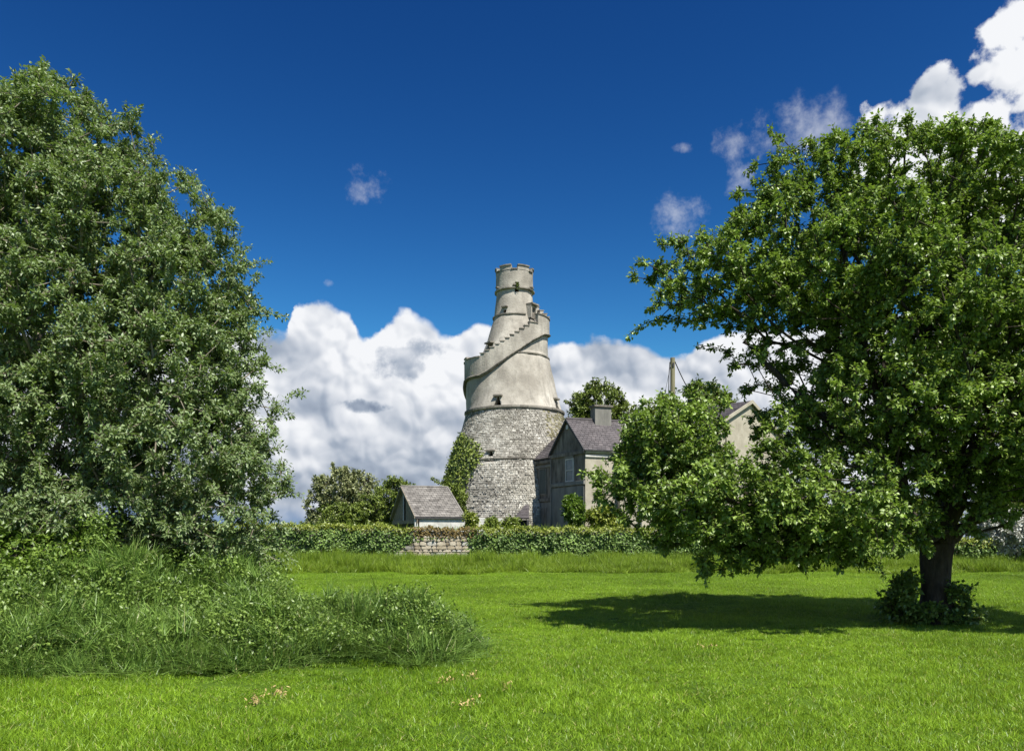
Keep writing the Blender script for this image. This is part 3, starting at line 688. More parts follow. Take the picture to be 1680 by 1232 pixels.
t.links.new(c.o, b.inputs['Base Color']); b.inputs['Roughness'].default_value = 0.95; b.inputs['Specular IOR Level'].default_value = 0.15
bump(t, b, noise(t, p, 7.0, 6.0, 0.65), 0.5, 0.06)
M['render'] = m
def stone_mat(name, dark, mid_, light, warm):
    m, t, b, o = material(name); p = wpos(t); ti = attr(t, 'tint')
    f = (ti*0.8 + 0.05 + (noise(t, p, 4.0, 5.0, 0.7)-0.5)*1.1 + (noise(t, p, 0.45, 4.0, 0.6)-0.5)*1.6).clamp()
    r = t.nodes.new('ShaderNodeValToRGB'); t.links.new(f.o, r.inputs[0]); e = r.color_ramp.elements
    e[0].position = 0.05; e[0].color = (*dark, 1); e[1].position = 0.95; e[1].color = (*light, 1); q = e.new(0.5); q.color = (*mid_, 1)
    c = mixc(t, ((noise(t, p, 0.7, 4.0, 0.6)-0.56)*6).clamp()*0.6, Sock(t, r.outputs[0]), warm)
    t.links.new(c.o, b.inputs['Base Color']); b.inputs['Roughness'].default_value = 0.95; b.inputs['Specular IOR Level'].default_value = 0.15
    bump(t, b, noise(t, p, 14.0, 5.0, 0.7), 0.7, 0.04); return m
M['stone'] = stone_mat('limestone', (0.15, 0.138, 0.115), (0.36, 0.34, 0.29), (0.60, 0.575, 0.50), (0.30, 0.28, 0.22))
M['stone_warm'] = stone_mat('warm limestone', (0.16, 0.13, 0.085), (0.38, 0.32, 0.225), (0.54, 0.48, 0.37), (0.46, 0.33, 0.15))
M['stone_band'] = stone_mat('weathered band stone', (0.10, 0.09, 0.075), (0.22, 0.20, 0.165), (0.34, 0.31, 0.26), (0.14, 0.13, 0.09))
M['mortar'] = simple_mat('mortar', (0.16, 0.148, 0.125), (0.36, 0.335, 0.285), 3.0, 1.0, 0.6, 12.0)
M['dark'] = simple_mat('painted inside shade', (0.02, 0.018, 0.015), (0.035, 0.03, 0.025), 3.0, 1.0)  # near-black colour standing in for the shade inside openings
M['lichen'] = stone_mat('lichened rubble', (0.09, 0.08, 0.04), (0.22, 0.20, 0.12), (0.42, 0.39, 0.27), (0.17, 0.17, 0.07))

TX, TY, S = 0.20, 65.0, 0.05
def tz(y): return EYE+(HZ-y)*S
prof = [(445, 30.3), (480, 30.0), (486, 29.5), (500, 30.8), (525, 34), (545, 40), (568, 47), (595, 57.5), (620, 63.5), (640, 68), (660, 73), (678, 78.5), (690, 81), (705, 85), (730, 93), (760, 102), (800, 111.5), (840, 118.5), (880, 122.5), (920, 125)]
pz = np.array([tz(a) for a, _ in prof])[::-1]; pr = np.array([b_*S for _, b_ in prof])[::-1]
def cone(z): return np.interp(z, pz, pr)
def tpt(th, r, z): return (TX - r*np.sin(th), TY - r*np.cos(th), z)          # th 0 towards the camera, positive to the left
def zpix(th, rpx, y):
    Y = TY-rpx*S*math.cos(th); return EYE+(HZ-y)*Y/F
def thx(x, rpx):
    """angle at which a ring of rpx is seen at photograph x"""
    th = 0.0
    for _ in range(12):
        Yd = TY-rpx*S*math.cos(th); s_ = (TX-(x-840)/F*Yd)/(rpx*S); th = math.asin(max(-1, min(1, s_)))
    return th
rampR = ([-150, -90, -45, -10, 15, 35, 50, 65, 90, 220], [46, 57.5, 56.5, 57, 62, 70, 76, 80, 82.3, 82.3])
def RR(th): return np.interp(np.degrees(th), *rampR)
# lower edge of the parapet (moulding), given by what the photograph shows
bl = []
for x, y in ((892, 548), (875, 557), (855, 571), (838, 582), (812, 600), (800, 609), (787, 616), (775, 618)):
    th = 0.0
    for _ in range(6): th = thx(x, float(RR(th)))
    bl.append((th, zpix(th, float(RR(th)), y)))
bl.sort(); zland = zpix(math.radians(-88), 57.5, 550)
bl = [(math.radians(-150), zland+0.2), (math.radians(-95), zland)] + bl + [(math.radians(80), tz(628)), (math.radians(95), tz(642)), (math.radians(130), tz(672)), (math.radians(150), tz(700)), (math.radians(220), tz(700))]
bth = np.array([a for a, _ in bl]); bz = np.array([b_ for _, b_ in bl])
def ZB(th): return np.interp(th, bth, bz)

tower = empty('stone_tower', (TX, TY, 0), 'tapering round stone tower with an outside spiral stair and battlemented top', 'tower')
# shell of the tower, in two parts, each a closed solid so that openings can be cut through it
def shell(name, z0, z1, nz, mat, bulge, thick=0.7, nth=144, top_cap=False):
    zs = np.linspace(z0, z1, nz); th = np.linspace(-math.pi, math.pi, nth+1)[:-1]
    T_, Z_ = np.meshgrid(th, zs)
    r = cone(Z_)
    if bulge:
        tt = np.where(T_ < math.radians(-150), T_+2*math.pi, T_)
        lim = ZB(tt)-0.02; ext = RR(tt)*S-0.14
        r = np.where(Z_ < lim, np.maximum(r, ext), r)
    r = r + 0.02*np.sin(T_*7+Z_*1.3)*np.sin(Z_*2.1+T_*3)
    Vo = np.stack([TX-r*np.sin(T_), TY-r*np.cos(T_), Z_], -1).reshape(-1, 3)
    ri = np.minimum(cone(Z_)-thick, r-thick)
    Vi = np.stack([TX-ri*np.sin(T_), TY-ri*np.cos(T_), Z_], -1).reshape(-1, 3)
    n = nth; fs = []
    o = len(Vo)
    for j in range(nz-1):
        for i in range(n):
            a = j*n+i; b_ = j*n+(i+1) % n; c_ = (j+1)*n+(i+1) % n; d = (j+1)*n+i
            fs.append((b_, a, d, c_)); fs.append((o+a, o+b_, o+c_, o+d))
    for i in range(n):
        a = i; b_ = (i+1) % n; fs.append((a, b_, o+b_, o+a))
        a = (nz-1)*n+i; b_ = (nz-1)*n+(i+1) % n; fs.append((b_, a, o+a, o+b_))
    V = np.concatenate([Vo, Vi]); me = mesh_np(name, V, np.array(fs), mat)
    return link(name, me, tower)
ZRING = tz(680)
up_wall = shell('rendered_wall', ZRING, tz(452), 150, M['render'], True)
low_wall = shell('masonry_wall', -0.3, ZRING, 44, M['mortar'], False, 1.0)
# floor under the battlements and closed vaults keep the inside dark
mb = MB()
for zz in (tz(465), tz(590), ZRING-0.5):
    rr = float(cone(zz))-0.35; mb = MB(); mb.prism([tpt(a, rr, zz) for a in np.linspace(0, 2*math.pi, 32, endpoint=False)], (0, 0, 0.25)); mb.build('vault_floor', M['mortar'], tower)
# openings: (photograph x, lintel y, foot y, half width px, kind)
opens = [(816.5, 650, 668, 7.0, 'tri'), (913.5, 656, 672, 7, 'tri'), (805, 740, 757, 7.0, 'tri'), (828.2, 508, 516.5, 2.8, 'drop'), (848, 463, 479, 3.2, 'slot'), (897, 570, 583, 5.0, 'tri'), (803, 564, 576, 7.0, 'door')]
cut = MB(); holes = []
for x, y0, y1, hw, kind in opens:
    ym = (y0+y1)/2
    th = thx(x, float(cone(tz(ym)))/S); 
    for _ in range(3): r = float(cone(zpix(th, float(cone(tz(ym)))/S, ym))); th = thx(x, r/S)
    za, zb = zpix(th, r/S, y1), zpix(th, r/S, y0); w = hw*S
    holes.append((th, za, zb, w, kind, r))
    out_ = Vector(tpt(th, 1, 0))-Vector((TX, TY, 0)); tan = Vector((-out_.y, out_.x, 0))
    c0 = Vector((TX, TY, 0))+out_*(r+0.7)
    if kind == 'tri': sh = [(-w, za), (w, za), (w*0.15, zb), (-w*0.15, zb)]
    elif kind == 'drop': sh = [(w*0.3*math.sin(0), za)] + [(w*math.sin(q)*-1, zb-w+w*math.cos(q)) for q in np.linspace(-2.0, 2.0, 9)]
    else: sh = [(-w, za), (w, za), (w, zb), (-w, zb)]
    cut.prism([c0+tan*a+Vector((0, 0, z_)) for a, z_ in sh], tuple(-out_*(1.5 if kind != 'door' else 1.25)))
cme = bpy.data.meshes.new('cut'); cme.from_pydata(cut.v, [], cut.f); cme.update(); cme.materials.append(M['mortar'])
co = bpy.data.objects.new('cut', cme); COL.objects.link(co)
bpy.context.view_layer.update()
for wall in (up_wall, low_wall):
    md = wall.modifiers.new('cut', 'BOOLEAN'); md.operation = 'DIFFERENCE'; md.object = co; md.solver = 'EXACT'
    dg = bpy.context.evaluated_depsgraph_get(); nm = bpy.data.meshes.new_from_object(wall.evaluated_get(dg))
    wall.modifiers.clear(); wall.data = nm; nm.name = wall.name
bpy.data.objects.remove(co); bpy.data.meshes.remove(cme)

# stones of the lower wall
Vs = []; Ts = []; bi = 0; z = 0.0; VL = []; nst = 0
lich = MB(); stn = MB()
while z < ZRING-0.12:
    low = z < tz(762); ch = random.uniform(0.10, 0.165) if not low else random.uniform(0.11, 0.20)
    ch = min(ch, ZRING-0.05-z); th = -math.radians(118)+random.uniform(0, .05)
    while th < math.radians(118):
        r = float(cone(z+ch/2)); ln = random.uniform(0.12, 0.36)*(1 if not low else random.uniform(.5, .9)); dth = ln/r
        th1 = th+dth; tm = (th+th1)/2; skip = False
        for (ht, za, zb, w, kd, hr) in holes:
            if abs(tm-ht)*r < w*(1 if kd != 'tri' else max(.15, min(1, 1-.85*(z+ch/2-za)/(zb-za))))+ln*0.42 and za-0.08 < z+ch/2 < zb+0.1: skip = True
        if abs(z+ch/2-tz(761)) < 0.09: skip = False
        if not skip:
            pr_ = random.uniform(0.03, 0.065) if not low else random.uniform(0.01, 0.09); g_ = random.uniform(.008, .022)/r; gz_ = random.uniform(.008, .02)
            islich = tm < math.radians(-34) and z > tz(735)
            mbt = lich if islich else stn
            if islich and random.random() < .35: th = th1; continue
            z0, z1 = z+gz_, z+ch-gz_*0.4; a0, a1 = th+g_, th1-g_
            bpts = [tpt(a0, float(cone(z0))-0.05, z0), tpt(a1, float(cone(z0))-0.05, z0), tpt(a1, float(cone(z1))-0.05, z1), tpt(a0, float(cone(z1))-0.05, z1)]
            o_ = Vector(tpt(tm, 1, 0))-Vector((TX, TY, 0)); fr = []
            jt = 0.25 if not low else 0.6
            for q in bpts:
                q = Vector(q)+o_*(0.05+pr_*random.uniform(.75, 1.15)); q.z += random.uniform(-.03, .03)*jt
                c_ = sum((Vector(v) for v in bpts), Vector())/4; q = q+(c_+o_*(0.05+pr_)-q)*random.uniform(.04, .16); fr.append(q)
            b0 = len(mbt.v); tv = min(1, max(0, random.gauss(0.46 if not low else 0.54, 0.22)))
            mbt.v += bpts+[tuple(q) for q in fr]; mbt.t += [tv]*8
            mbt.f += [(b0+4, b0+7, b0+6, b0+5)] + [(b0+i, b0+4+i, b0+4+(i+1) % 4, b0+(i+1) % 4) for i in range(4)]
            nst += 1
        th = th1
    z += ch
stn.build('stone_facing', M['stone'], tower, kind='stuff'); lich.build('lichened_stones', M['lichen'], tower, kind='stuff', label='rough brownish lichened stones on the right of the lower wall')

def ring(name, y, r_out, h, th0=-180, th1=180, mat='stone_band', prot=0.15, rad=None):
    """a moulded string course of separate blocks"""
    mbk = MB(); zc = tz(y); th = math.radians(th0); R0 = float(cone(zc)) if rad is None else rad
    n = 0
    while th < math.radians(th1)-0.01:
        d = random.uniform(.55, .9)/R0; t1 = min(th+d, math.radians(th1)); k = 3; p_ = prot+random.uniform(-.02, .03); dz_ = random.uniform(-.02, .02); tv = random.uniform(.2, .9)
        for i in range(k):
            a0 = th+(t1-th)*i/k; a1 = th+(t1-th)*(i+1)/k
            if i == k-1: a1 -= .012/R0
            sec = [(R0-.12, zc-h/2), (R0+p_*.55, zc-h/2), (R0+p_, zc-h*.15+dz_), (R0+p_, zc+h*.35+dz_), (R0-.12, zc+h/2)]
            A = [tpt(a0, q[0], q[1]) for q in sec]; B = [tpt(a1, q[0], q[1]) for q in sec]; b0 = len(mbk.v)
            mbk.v += A+B; mbk.t += [tv]*10; m_ = 5
            mbk.f += [(b0+j, b0+(j+1) % m_, b0+m_+(j+1) % m_, b0+m_+j) for j in range(m_)] + [tuple(b0+m_-1-j for j in range(m_)), tuple(b0+m_+j for j in range(m_))]
        th = t1
    return mbk.build(name, M[mat], tower)
ring('string_course', 481.5, 0, .16, -180, 180, prot=.15)
ring('string_course', 524, 0, .17, thx(862, 34)/math.pi*180, 180, prot=.10)
ring('string_course', 591, 0, .20, -140, math.degrees(thx(832, 56))+2, prot=.09)
ring('string_course', 680, 0, .30, -180, 180, prot=.17)
ring('string_course', 762, 0, .20, -120, 120, prot=.12)

# battlements: six merlons with coping
mw = math.radians(60); gapw = math.radians(20)
zt0 = tz(452); zt1 = tz(445.5)
for k in range(6):
    a0 = gapw/2+k*mw; a1 = a0+mw-gapw; ro, ri = 30.3*S+.02, 30.3*S-.38; n = 8
    mbm = MB(); mbc = MB()
    for i in range(n):
        b0 = a0+(a1-a0)*i/n; b1 = a0+(a1-a0)*(i+1)/n
        mbm.prism([tpt(b0, ro, zt0-.0), tpt(b1, ro, zt0), tpt(b1, ri, zt0), tpt(b0, ri, zt0)], (0, 0, zt1-zt0))
        mbc.prism([tpt(b0, ro+.07, zt1+.002), tpt(b1, ro+.07, zt1+.002), tpt(b1, ri-.05, zt1+.002), tpt(b0, ri-.05, zt1+.002)], (0, 0, .10))
    mo = mbm.build('merlon', M['render'], tower); mbc.build('coping', M['stone_band'], mo)
    e0 = a1; mbc = MB()
    for i in range(3):
        b0 = e0+gapw*i/3; b1 = e0+gapw*(i+1)/3
        mbc.prism([tpt(b0, ro+.06, zt0+.002), tpt(b1, ro+.06, zt0+.002), tpt(b1, ri-.05, zt0+.002), tpt(b0, ri-.05, zt0+.002)], (0, 0, .09))
    mbc.build('embrasure_sill', M['stone_band'], tower)
for k in range(6):
    a = (k+.0)*mw; mbs = MB()
    mbs.prism([tpt(a-.10, 30*S, tz(478)), tpt(a+.10, 30*S, tz(478)), tpt(a+.07, 30*S+.22, tz(478)), tpt(a-.07, 30*S+.22, tz(478))], (0, 0, .10))
    mbs.build('spout', M['stone_band'], tower)

# stair parapet, stepped at the top
steps = []
xs = [788+8.1*i for i in range(12)]; ys = [582.5-5.05*i for i in range(12)]
seg = [(math.radians(150), math.radians(128), tz(640)), (math.radians(128), math.radians(112), tz(622)), (math.radians(112), math.radians(98), tz(608)), (math.radians(98), math.radians(84), tz(597)), (math.radians(84), math.radians(72), zpix(math.radians(78), 80, 588.5)-.03)]
def th_at(x):
    th = 0.0
    for _ in range(8): th = thx(x, float(RR(th)))
    return th
tprev = math.radians(72); t788 = th_at(788)
seg.append((tprev, t788, zpix(math.radians(58), 78, 587.5)))
for i in range(11):
    a0 = th_at(xs[i]); a1 = th_at(xs[i+1]) if i < 10 else th_at(883)
    am = (a0+a1)/2; seg.append((a0, a1, zpix(am, float(RR(am)), ys[i]-2.5)))
zl = zpix(math.radians(-55), 57, 518)
seg.append((th_at(883), math.radians(-92), zl))
for i in range(5): seg.append((math.radians(-92-11*i), math.radians(-92-11*(i+1)), zl+0.35+0.40*i))
par = MB(); TH = .32
cops = []
for a0, a1, zt in seg:
    n = max(1, int(abs(a1-a0)/math.radians(4))); 
    for i in range(n):
        b0 = a0+(a1-a0)*i/n; b1 = a0+(a1-a0)*(i+1)/n
        ro0, ro1 = float(RR(b0))*S, float(RR(b1))*S
        zb0, zb1 = float(ZB(b0)), float(ZB(b1))
        pts = [tpt(b0, ro0, zb0), tpt(b1, ro1, zb1), tpt(b1, ro1-TH, zb1), tpt(b0, ro0-TH, zb0)]
        k = len(par.v); par.v += pts+[(q[0], q[1], zt) for q in pts]; par.t += [.5]*8
        par.f += [(k, k+1, k+5, k+4), (k+2, k+3, k+7, k+6), (k+4, k+5, k+6, k+7), (k+3, k+2, k+1, k)]
        if i == 0: par.f.append((k+3, k, k+4, k+7))
        if i == n-1: par.f.append((k+1, k+2, k+6, k+5))
po = par.build('stair_parapet', M['render'], tower)
for a0, a1, zt in seg:
    n = max(1, int(abs(a1-a0)/math.radians(5))); mbc = MB(); e_ = .02 if a0 > a1 else -.02
    for i in range(n):
        b0 = a0+e_*.6+(a1-a0)*i/n; b1 = a0+e_*.6+(a1-a0)*(i+1)/n; ro0, ro1 = float(RR(b0))*S, float(RR(b1))*S
        mbc.prism([tpt(b0, ro0+.06, zt+.002), tpt(b1, ro1+.06, zt+.002), tpt(b1, ro1-TH-.04, zt+.002), tpt(b0, ro0-TH-.04, zt+.002)], (0, 0, .075), random.uniform(.2, .8))
    mbc.build('coping', M['stone_band'], po)
mbm = MB(); tt = np.linspace(math.radians(150), math.radians(-148), 90)
for i in range(len(tt)-1):
    b0, b1 = tt[i], tt[i+1]; z0, z1 = float(ZB(b0)), float(ZB(b1)); r0, r1 = float(RR(b0))*S, float(RR(b1))*S
    sec = lambda r, z_: [(r-.16, z_-.10), (r+.05, z_-.10), (r+.12, z_+.0), (r+.05, z_+.08), (r-.16, z_+.08)]
    A = [tpt(b0, *q) for q in sec(r0, z0)]; B = [tpt(b1, *q) for q in sec(r1, z1)]; k = len(mbm.v); mbm.v += A+B; mbm.t += [random.uniform(.2, .7)]*10
    mbm.f += [(k+j, k+5+j, k+5+(j+1) % 5, k+(j+1) % 5) for j in range(5)]
mbm.build('stair_moulding', M['stone_band'], tower)
# treads of the stair behind the parapet
mbs = MB()
for a0, a1, zt in seg:
    ro0, ro1 = float(RR(a0))*S-TH-.02, float(RR(a1))*S-TH-.02; zt2 = zt-.95
    ri0 = float(cone(zt2))-.2; am = (a0+a1)/2
    if ro0 > ri0+.15: mbs.prism([tpt(a0, ro0, zt2-.4), tpt(am, (ro0+ro1)/2, zt2-.4), tpt(a1, ro1, zt2-.4), tpt(a1, ri0, zt2-.4), tpt(am, ri0, zt2-.4), tpt(a0, ri0, zt2-.4)], (0, 0, .4))
mbs.build('stair_tread', M['stone_band'], tower, kind='stuff')

# lintels over the openings
def slab(name, th, z, r, w, h, prot, mat='stone_band', sl=0.0, parent=None):
    out_ = Vector(tpt(th, 1, 0))-Vector((TX, TY, 0)); tan = Vector((-out_.y, out_.x, 0)); c0 = Vector((TX, TY, 0))+out_*(r-.25)
    mbx = MB(); mbx.prism([c0-tan*w+Vector((0, 0, z)), c0+tan*w+Vector((0, 0, z)), c0+tan*w+out_*(.25+prot)+Vector((0, 0, z)), c0-tan*w+out_*(.25+prot)+Vector((0, 0, z))], (0, 0, h))
    return mbx.build(name, M[mat], parent or tower, bevel=.015)
for th, za, zb, w, kd, r in holes:
    if kd == 'tri': slab('lintel', th, zb+.005, r, w*.95+.02, .14, .13)
    if kd == 'drop': slab('lintel', th, zb+.18, r-.03, .27, .11, .20)
    if kd == 'door': slab('door_hood', th, zb+.01, r-.1, .42, .12, .32)
# upper doorway with its hood, on the right of the top stage
th = thx(878.5, 35); r0_ = float(cone(zl))-.05
z0 = zpix(th, 35, 527); z1 = zpix(th, 35, 506)
out_ = Vector(tpt(th, 1, 0))-Vector((TX, TY, 0)); tan = Vector((-out_.y, out_.x, 0)); c0 = Vector((TX, TY, 0))+out_*(r0_-.2)
th2 = math.radians(-52); out_ = Vector(tpt(th2, 1, 0))-Vector((TX, TY, 0)); tan = Vector((-out_.y, out_.x, 0)); c0 = Vector((TX, TY, 0))+out_*(r0_-.1)
dr = MB()
for s_ in (-1, 1):
    a = c0+tan*(s_*.33); dr.box((a.x+out_.x*.12, a.y+out_.y*.22, (z0+z1)/2), .14, .60, z1-z0, (tan.x, tan.y))
dr.box((c0.x+out_.x*.12, c0.y+out_.y*.12, z1-.10),   .52, .5, .20, (tan.x, tan.y))
do = dr.build('upper_doorway', M['render'], tower)
dd_ = MB(); dd_.box((c0.x+out_.x*.24, c0.y+out_.y*.24, (z0+z1)/2-.1), .52, .05, z1-z0-.22, (tan.x, tan.y)); dd_.build('door', M['stone_band'], do)
hd = MB(); hd.box((c0.x+out_.x*.24, c0.y+out_.y*.24, z1+.06), .92, .70, .12, (tan.x, tan.y)); hd.build('door_hood', M['stone_band'], do)

# plants on the tower
def sprig(label, px, py, Y, rx, rz, n=26, L=.09, mat='leaf_far', name='wall_plant'):
    p_ = P(px, py, Y); C = np.array(p_)+rng.normal(size=(n, 3))*np.array([rx, .12, rz])*S*.55
    V, T, ti = rosettes(C, unit(rng.normal(size=(n, 3))), 5, L, L*.6, geo=leaf_geo2)
    root = empty(name, tuple(p_), label, 'plant'); link('leaves', mesh_np('leaves', V, T, M[mat], {'tint': ti}), root, kind='stuff'); return root
sprig('dark little bush rooted in the slot below the battlements', 848.5, 468, 63.35, 4.2, 5.0, 40)
sprig('tuft of weeds on the top string course, at its left end', 819, 476, 64.3, 1.5, 4, 10)
sprig('tuft of weeds on the top string course, at its right end', 874, 476, 64.3, 1.5, 4, 12)
sprig('thin sprig growing from the stair wall above its lower end', 775, 611, 61.6, 2, 3, 6, L=.05)

# ivy climbing the left flank of the tower
C = []; 
poly_ = [(758, 712), (786, 728), (790, 745), (782, 765), (770, 782), (762, 800), (752, 822), (735, 830), (715, 830), (722, 780), (738, 745)]
def inpoly(x, y, pl):
    r = np.zeros(len(x), bool); n = len(pl)
    for i in range(n):
        x0, y0 = pl[i]; x1, y1 = pl[(i+1) % n]
        c_ = ((y0 > y) != (y1 > y)) & (x < (x1-x0)*(y-y0)/(y1-y0+1e-9)+x0); r ^= c_
    return r
th_ = rng.uniform(math.radians(20), math.radians(125), 60000); z_ = rng.uniform(0.5, 10.6, 60000)
r_ = cone(z_)+np.abs(rng.normal(0, .16, 60000)); Xp = TX-r_*np.sin(th_); Yp = TY-r_*np.cos(th_)
px_ = 840+F*Xp/Yp + rng.normal(0, 3, 60000); py_ = HZ-(z_-EYE)*F/Yp + rng.normal(0, 3, 60000)
ins = (inpoly(px_, py_, poly_) | (th_ > math.radians(92)) & (z_ < 4.5)) & (np.sin(px_*.35)*np.sin(py_*.3)+rng.uniform(0, 2, 60000) > .2)
th_, z_, r_, Xp, Yp = (q[ins] for q in (th_, z_, r_, Xp, Yp))
sel = rng.choice(len(th_), min(11000, len(th_)), replace=False); th_, z_, Xp, Yp = (q[sel] for q in (th_, z_, Xp, Yp))
no = np.stack([-np.sin(th_), -np.cos(th_), np.full(len(th_), .5)], 1); n = len(th_)
V, T = leaf_geo2(np.stack([Xp, Yp, z_], 1), unit(rng.normal(size=(n, 3))+np.array([0, 0, -.6])), unit(no+rng.normal(size=(n, 3))*.45), rng.uniform(.13, .26, n), rng.uniform(.11, .2, n))
tag(link('ivy', mesh_np('ivy', V, T, M['leaf_climb'], {'tint': np.repeat(rng.uniform(0, 1, n), 4)}), kind='stuff'), 'dark ivy climbing the left flank of the stone tower', 'ivy')

# ------------------------------------------------------------------ buildings
M['dash_dark'] = simple_mat('dark render', (0.050, 0.044, 0.035), (0.26, 0.235, 0.19), 1.6, .95, .5, 10, .03, stretch=(1.5, 1.5, .5))  # mottled dark grey-brown render
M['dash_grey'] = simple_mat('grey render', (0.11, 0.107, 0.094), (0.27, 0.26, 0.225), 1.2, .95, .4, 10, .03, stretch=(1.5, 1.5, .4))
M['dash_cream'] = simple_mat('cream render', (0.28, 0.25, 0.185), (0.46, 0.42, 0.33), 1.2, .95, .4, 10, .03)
M['whitewash'] = simple_mat('whitewash', (0.40, 0.39, 0.35), (0.68, 0.67, 0.61), 2.0, .95, .4, 8, .03)
M['slate'] = simple_mat('slate', (0.035, 0.031, 0.033), (0.135, 0.118, 0.118), 1.0, .62, .4, 12, .02, usetint=.55, spec=.4)
M['slate_old'] = simple_mat('old lichened slate', (0.050, 0.045, 0.040), (0.30, 0.28, 0.25), 2.2, .85, .5, 9, .03, usetint=.5)
M['trim_dark'] = simple_mat('dark painted trim', (0.03, 0.03, 0.032), (0.07, 0.07, 0.07), 3, .7)
M['trim_pale'] = simple_mat('pale trim', (0.42, 0.41, 0.37), (0.60, 0.59, 0.54), 3, .8)
M['glass'] = simple_mat('dusty pane', (0.06, 0.075, 0.08), (0.14, 0.16, 0.165), 2, .25, .05, spec=.6)
M['board_green'] = simple_mat('faded green boards', (0.05, 0.065, 0.06), (0.10, 0.12, 0.11), 2, .8, stretch=(5, 5, .5))

def slates(name, a, b, c, d, parent, mat='slate', wd=.30, ht=.24):
    """slates over the roof slope a-b (eave) to d-c (ridge)"""
    a, b, c, d = (Vector(q) for q in (a, b, c, d)); nrm = (b-a).cross(d-a).normalized()
    if nrm.z < 0: nrm = -nrm
    rows = max(1, int(((d-a).length+(c-b).length)/2/ht)); mbx = MB()
    mbx.prism([a, b, c, d], tuple(-nrm*.08), .4)
    for i in range(rows):
        f0 = i/rows; f1 = (i+1.25)/rows; f1 = min(f1, 1)
        l0, r0 = a.lerp(d, f0), b.lerp(c, f0); l1, r1 = a.lerp(d, f1), b.lerp(c, f1); n = max(1, int((r0-l0).length/wd)); off = .5*(i % 2)
        for j in range(n+1):
            u0 = max(0, (j-off)/n); u1 = min(1, (j+1-off)/n)
            if u1 <= u0: continue
            lift = nrm*(.028+random.uniform(0, .014)); hi = nrm*.006; gap_ = .04*(u1-u0)
            q0, q1 = l0.lerp(r0, u0+gap_), l0.lerp(r0, u1-gap_); q2, q3 = l1.lerp(r1, u1-gap_), l1.lerp(r1, u0+gap_)
            dz2 = (d-a).normalized()*random.uniform(-.03, .02); q0 = q0+dz2; q1 = q1+dz2; tv = min(1, max(0, random.gauss(.45, .2)))
            k = len(mbx.v); mbx.v += [tuple(q0+lift), tuple(q1+lift), tuple(q2+hi), tuple(q3+hi), tuple(q0), tuple(q1)]; mbx.t += [tv]*6
            mbx.f += [(k, k+1, k+2, k+3), (k+4, k+5, k+1, k), (k+5, k+2, k+1), (k+4, k, k+3)]
    return mbx.build(name, M[mat], parent, kind='stuff')

# grey house: gable turned away from the sun, long side lit
C0 = Vector((4.98, 54.0, 0)); G = Vector((-.5, .866, 0)); Rr = Vector((.95, .312, 0)).normalized(); Bk = Vector((.866, .5, 0))
Zu = Vector((0, 0, 1)); house = empty('grey_house', (C0.x, C0.y, 0), 'dark grey slate-roofed house with dark gable beside the tower', 'house')
EZ, RZ = 7.75, 10.04; GW = 4.2
No = Vector((-.866, -.5, 0))                                   # outwards from the gable
mb = MB(); A_ = C0; B_ = C0+G*GW; ap = C0+G*(GW/2)
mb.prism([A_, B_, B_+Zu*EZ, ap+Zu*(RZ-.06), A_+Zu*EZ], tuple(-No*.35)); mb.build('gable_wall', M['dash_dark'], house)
mb = MB(); Nr = Vector((Rr.y, -Rr.x, 0)); e1 = C0+Rr*2.35
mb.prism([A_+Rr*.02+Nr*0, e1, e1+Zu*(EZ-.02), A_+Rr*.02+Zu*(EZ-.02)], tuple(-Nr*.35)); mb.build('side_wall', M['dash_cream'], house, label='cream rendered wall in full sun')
# cornice and bands
def band(nm, p0, p1, z, h, prot, no, mat):
    mbx = MB(); mbx.prism([p0+Zu*z, p1+Zu*z, p1+no*prot+Zu*z, p0+no*prot+Zu*z], (0, 0, h)); return mbx.build(nm, M[mat], house, bevel=.01)
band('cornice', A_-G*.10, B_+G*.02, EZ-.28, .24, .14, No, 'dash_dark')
band('cornice', A_+Rr*.0, e1, EZ-.22, .18, .16, Nr, 'trim_pale')
band('cornice', A_+Rr*.0, e1, EZ-.52, .14, .09, Nr, 'trim_pale')
band('sill_band', A_+No*.0, B_, 5.38, .26, .12, No, 'dash_grey')
band('plinth_panel', A_+G*.1, B_-G*.1, .2, 5.1, .04, No, 'dash_grey')
# window with frame and panes
def window(parent, c, d, no, w, h, nm='window', rows=2, glassm='glass', frame='trim_pale'):
    mbx = MB(); f = .07
    L0 = c-d*(w/2); R0 = c+d*(w/2)
    for q0, q1, z0, z1 in ((L0, L0+d*f, 0, h), (R0-d*f, R0, 0, h), (L0+d*f, R0-d*f, 0, f), (L0+d*f, R0-d*f, h-f, h), (L0+d*f, R0-d*f, h/2-f*.4, h/2+f*.4)):
        mbx.prism([q0+Zu*z0, q1+Zu*z0, q1+no*.06+Zu*z0, q0+no*.06+Zu*z0], (0, 0, z1-z0))
    fr = mbx.build(nm, M[frame], parent)
    for k in range(rows):
        z0 = f+(h/2-f*.6)*k+ (0 if k == 0 else f*.2); mbx = MB(); a_, b_ = L0+d*f, R0-d*f
        mbx.prism([a_+Zu*z0, b_+Zu*z0, b_+no*.02+Zu*z0, a_+no*.02+Zu*z0], (0, 0, h/2-f*1.5)); mbx.build('pane', M[glassm], fr)
    return fr
wc = C0+G*1.83+No*.002; wc.z = 5.66
fw = window(house, wc+No*.0, -G, No, 1.0, 1.62)
mb = MB(); mb.prism([wc-G*.50+Zu*1.66, wc+G*.5+Zu*1.66, wc+G*.5+No*.09+Zu*1.66, wc-G*.5+No*.09+Zu*1.66], (0, 0, .14)); mb.build('window_head', M['dash_grey'], fw)
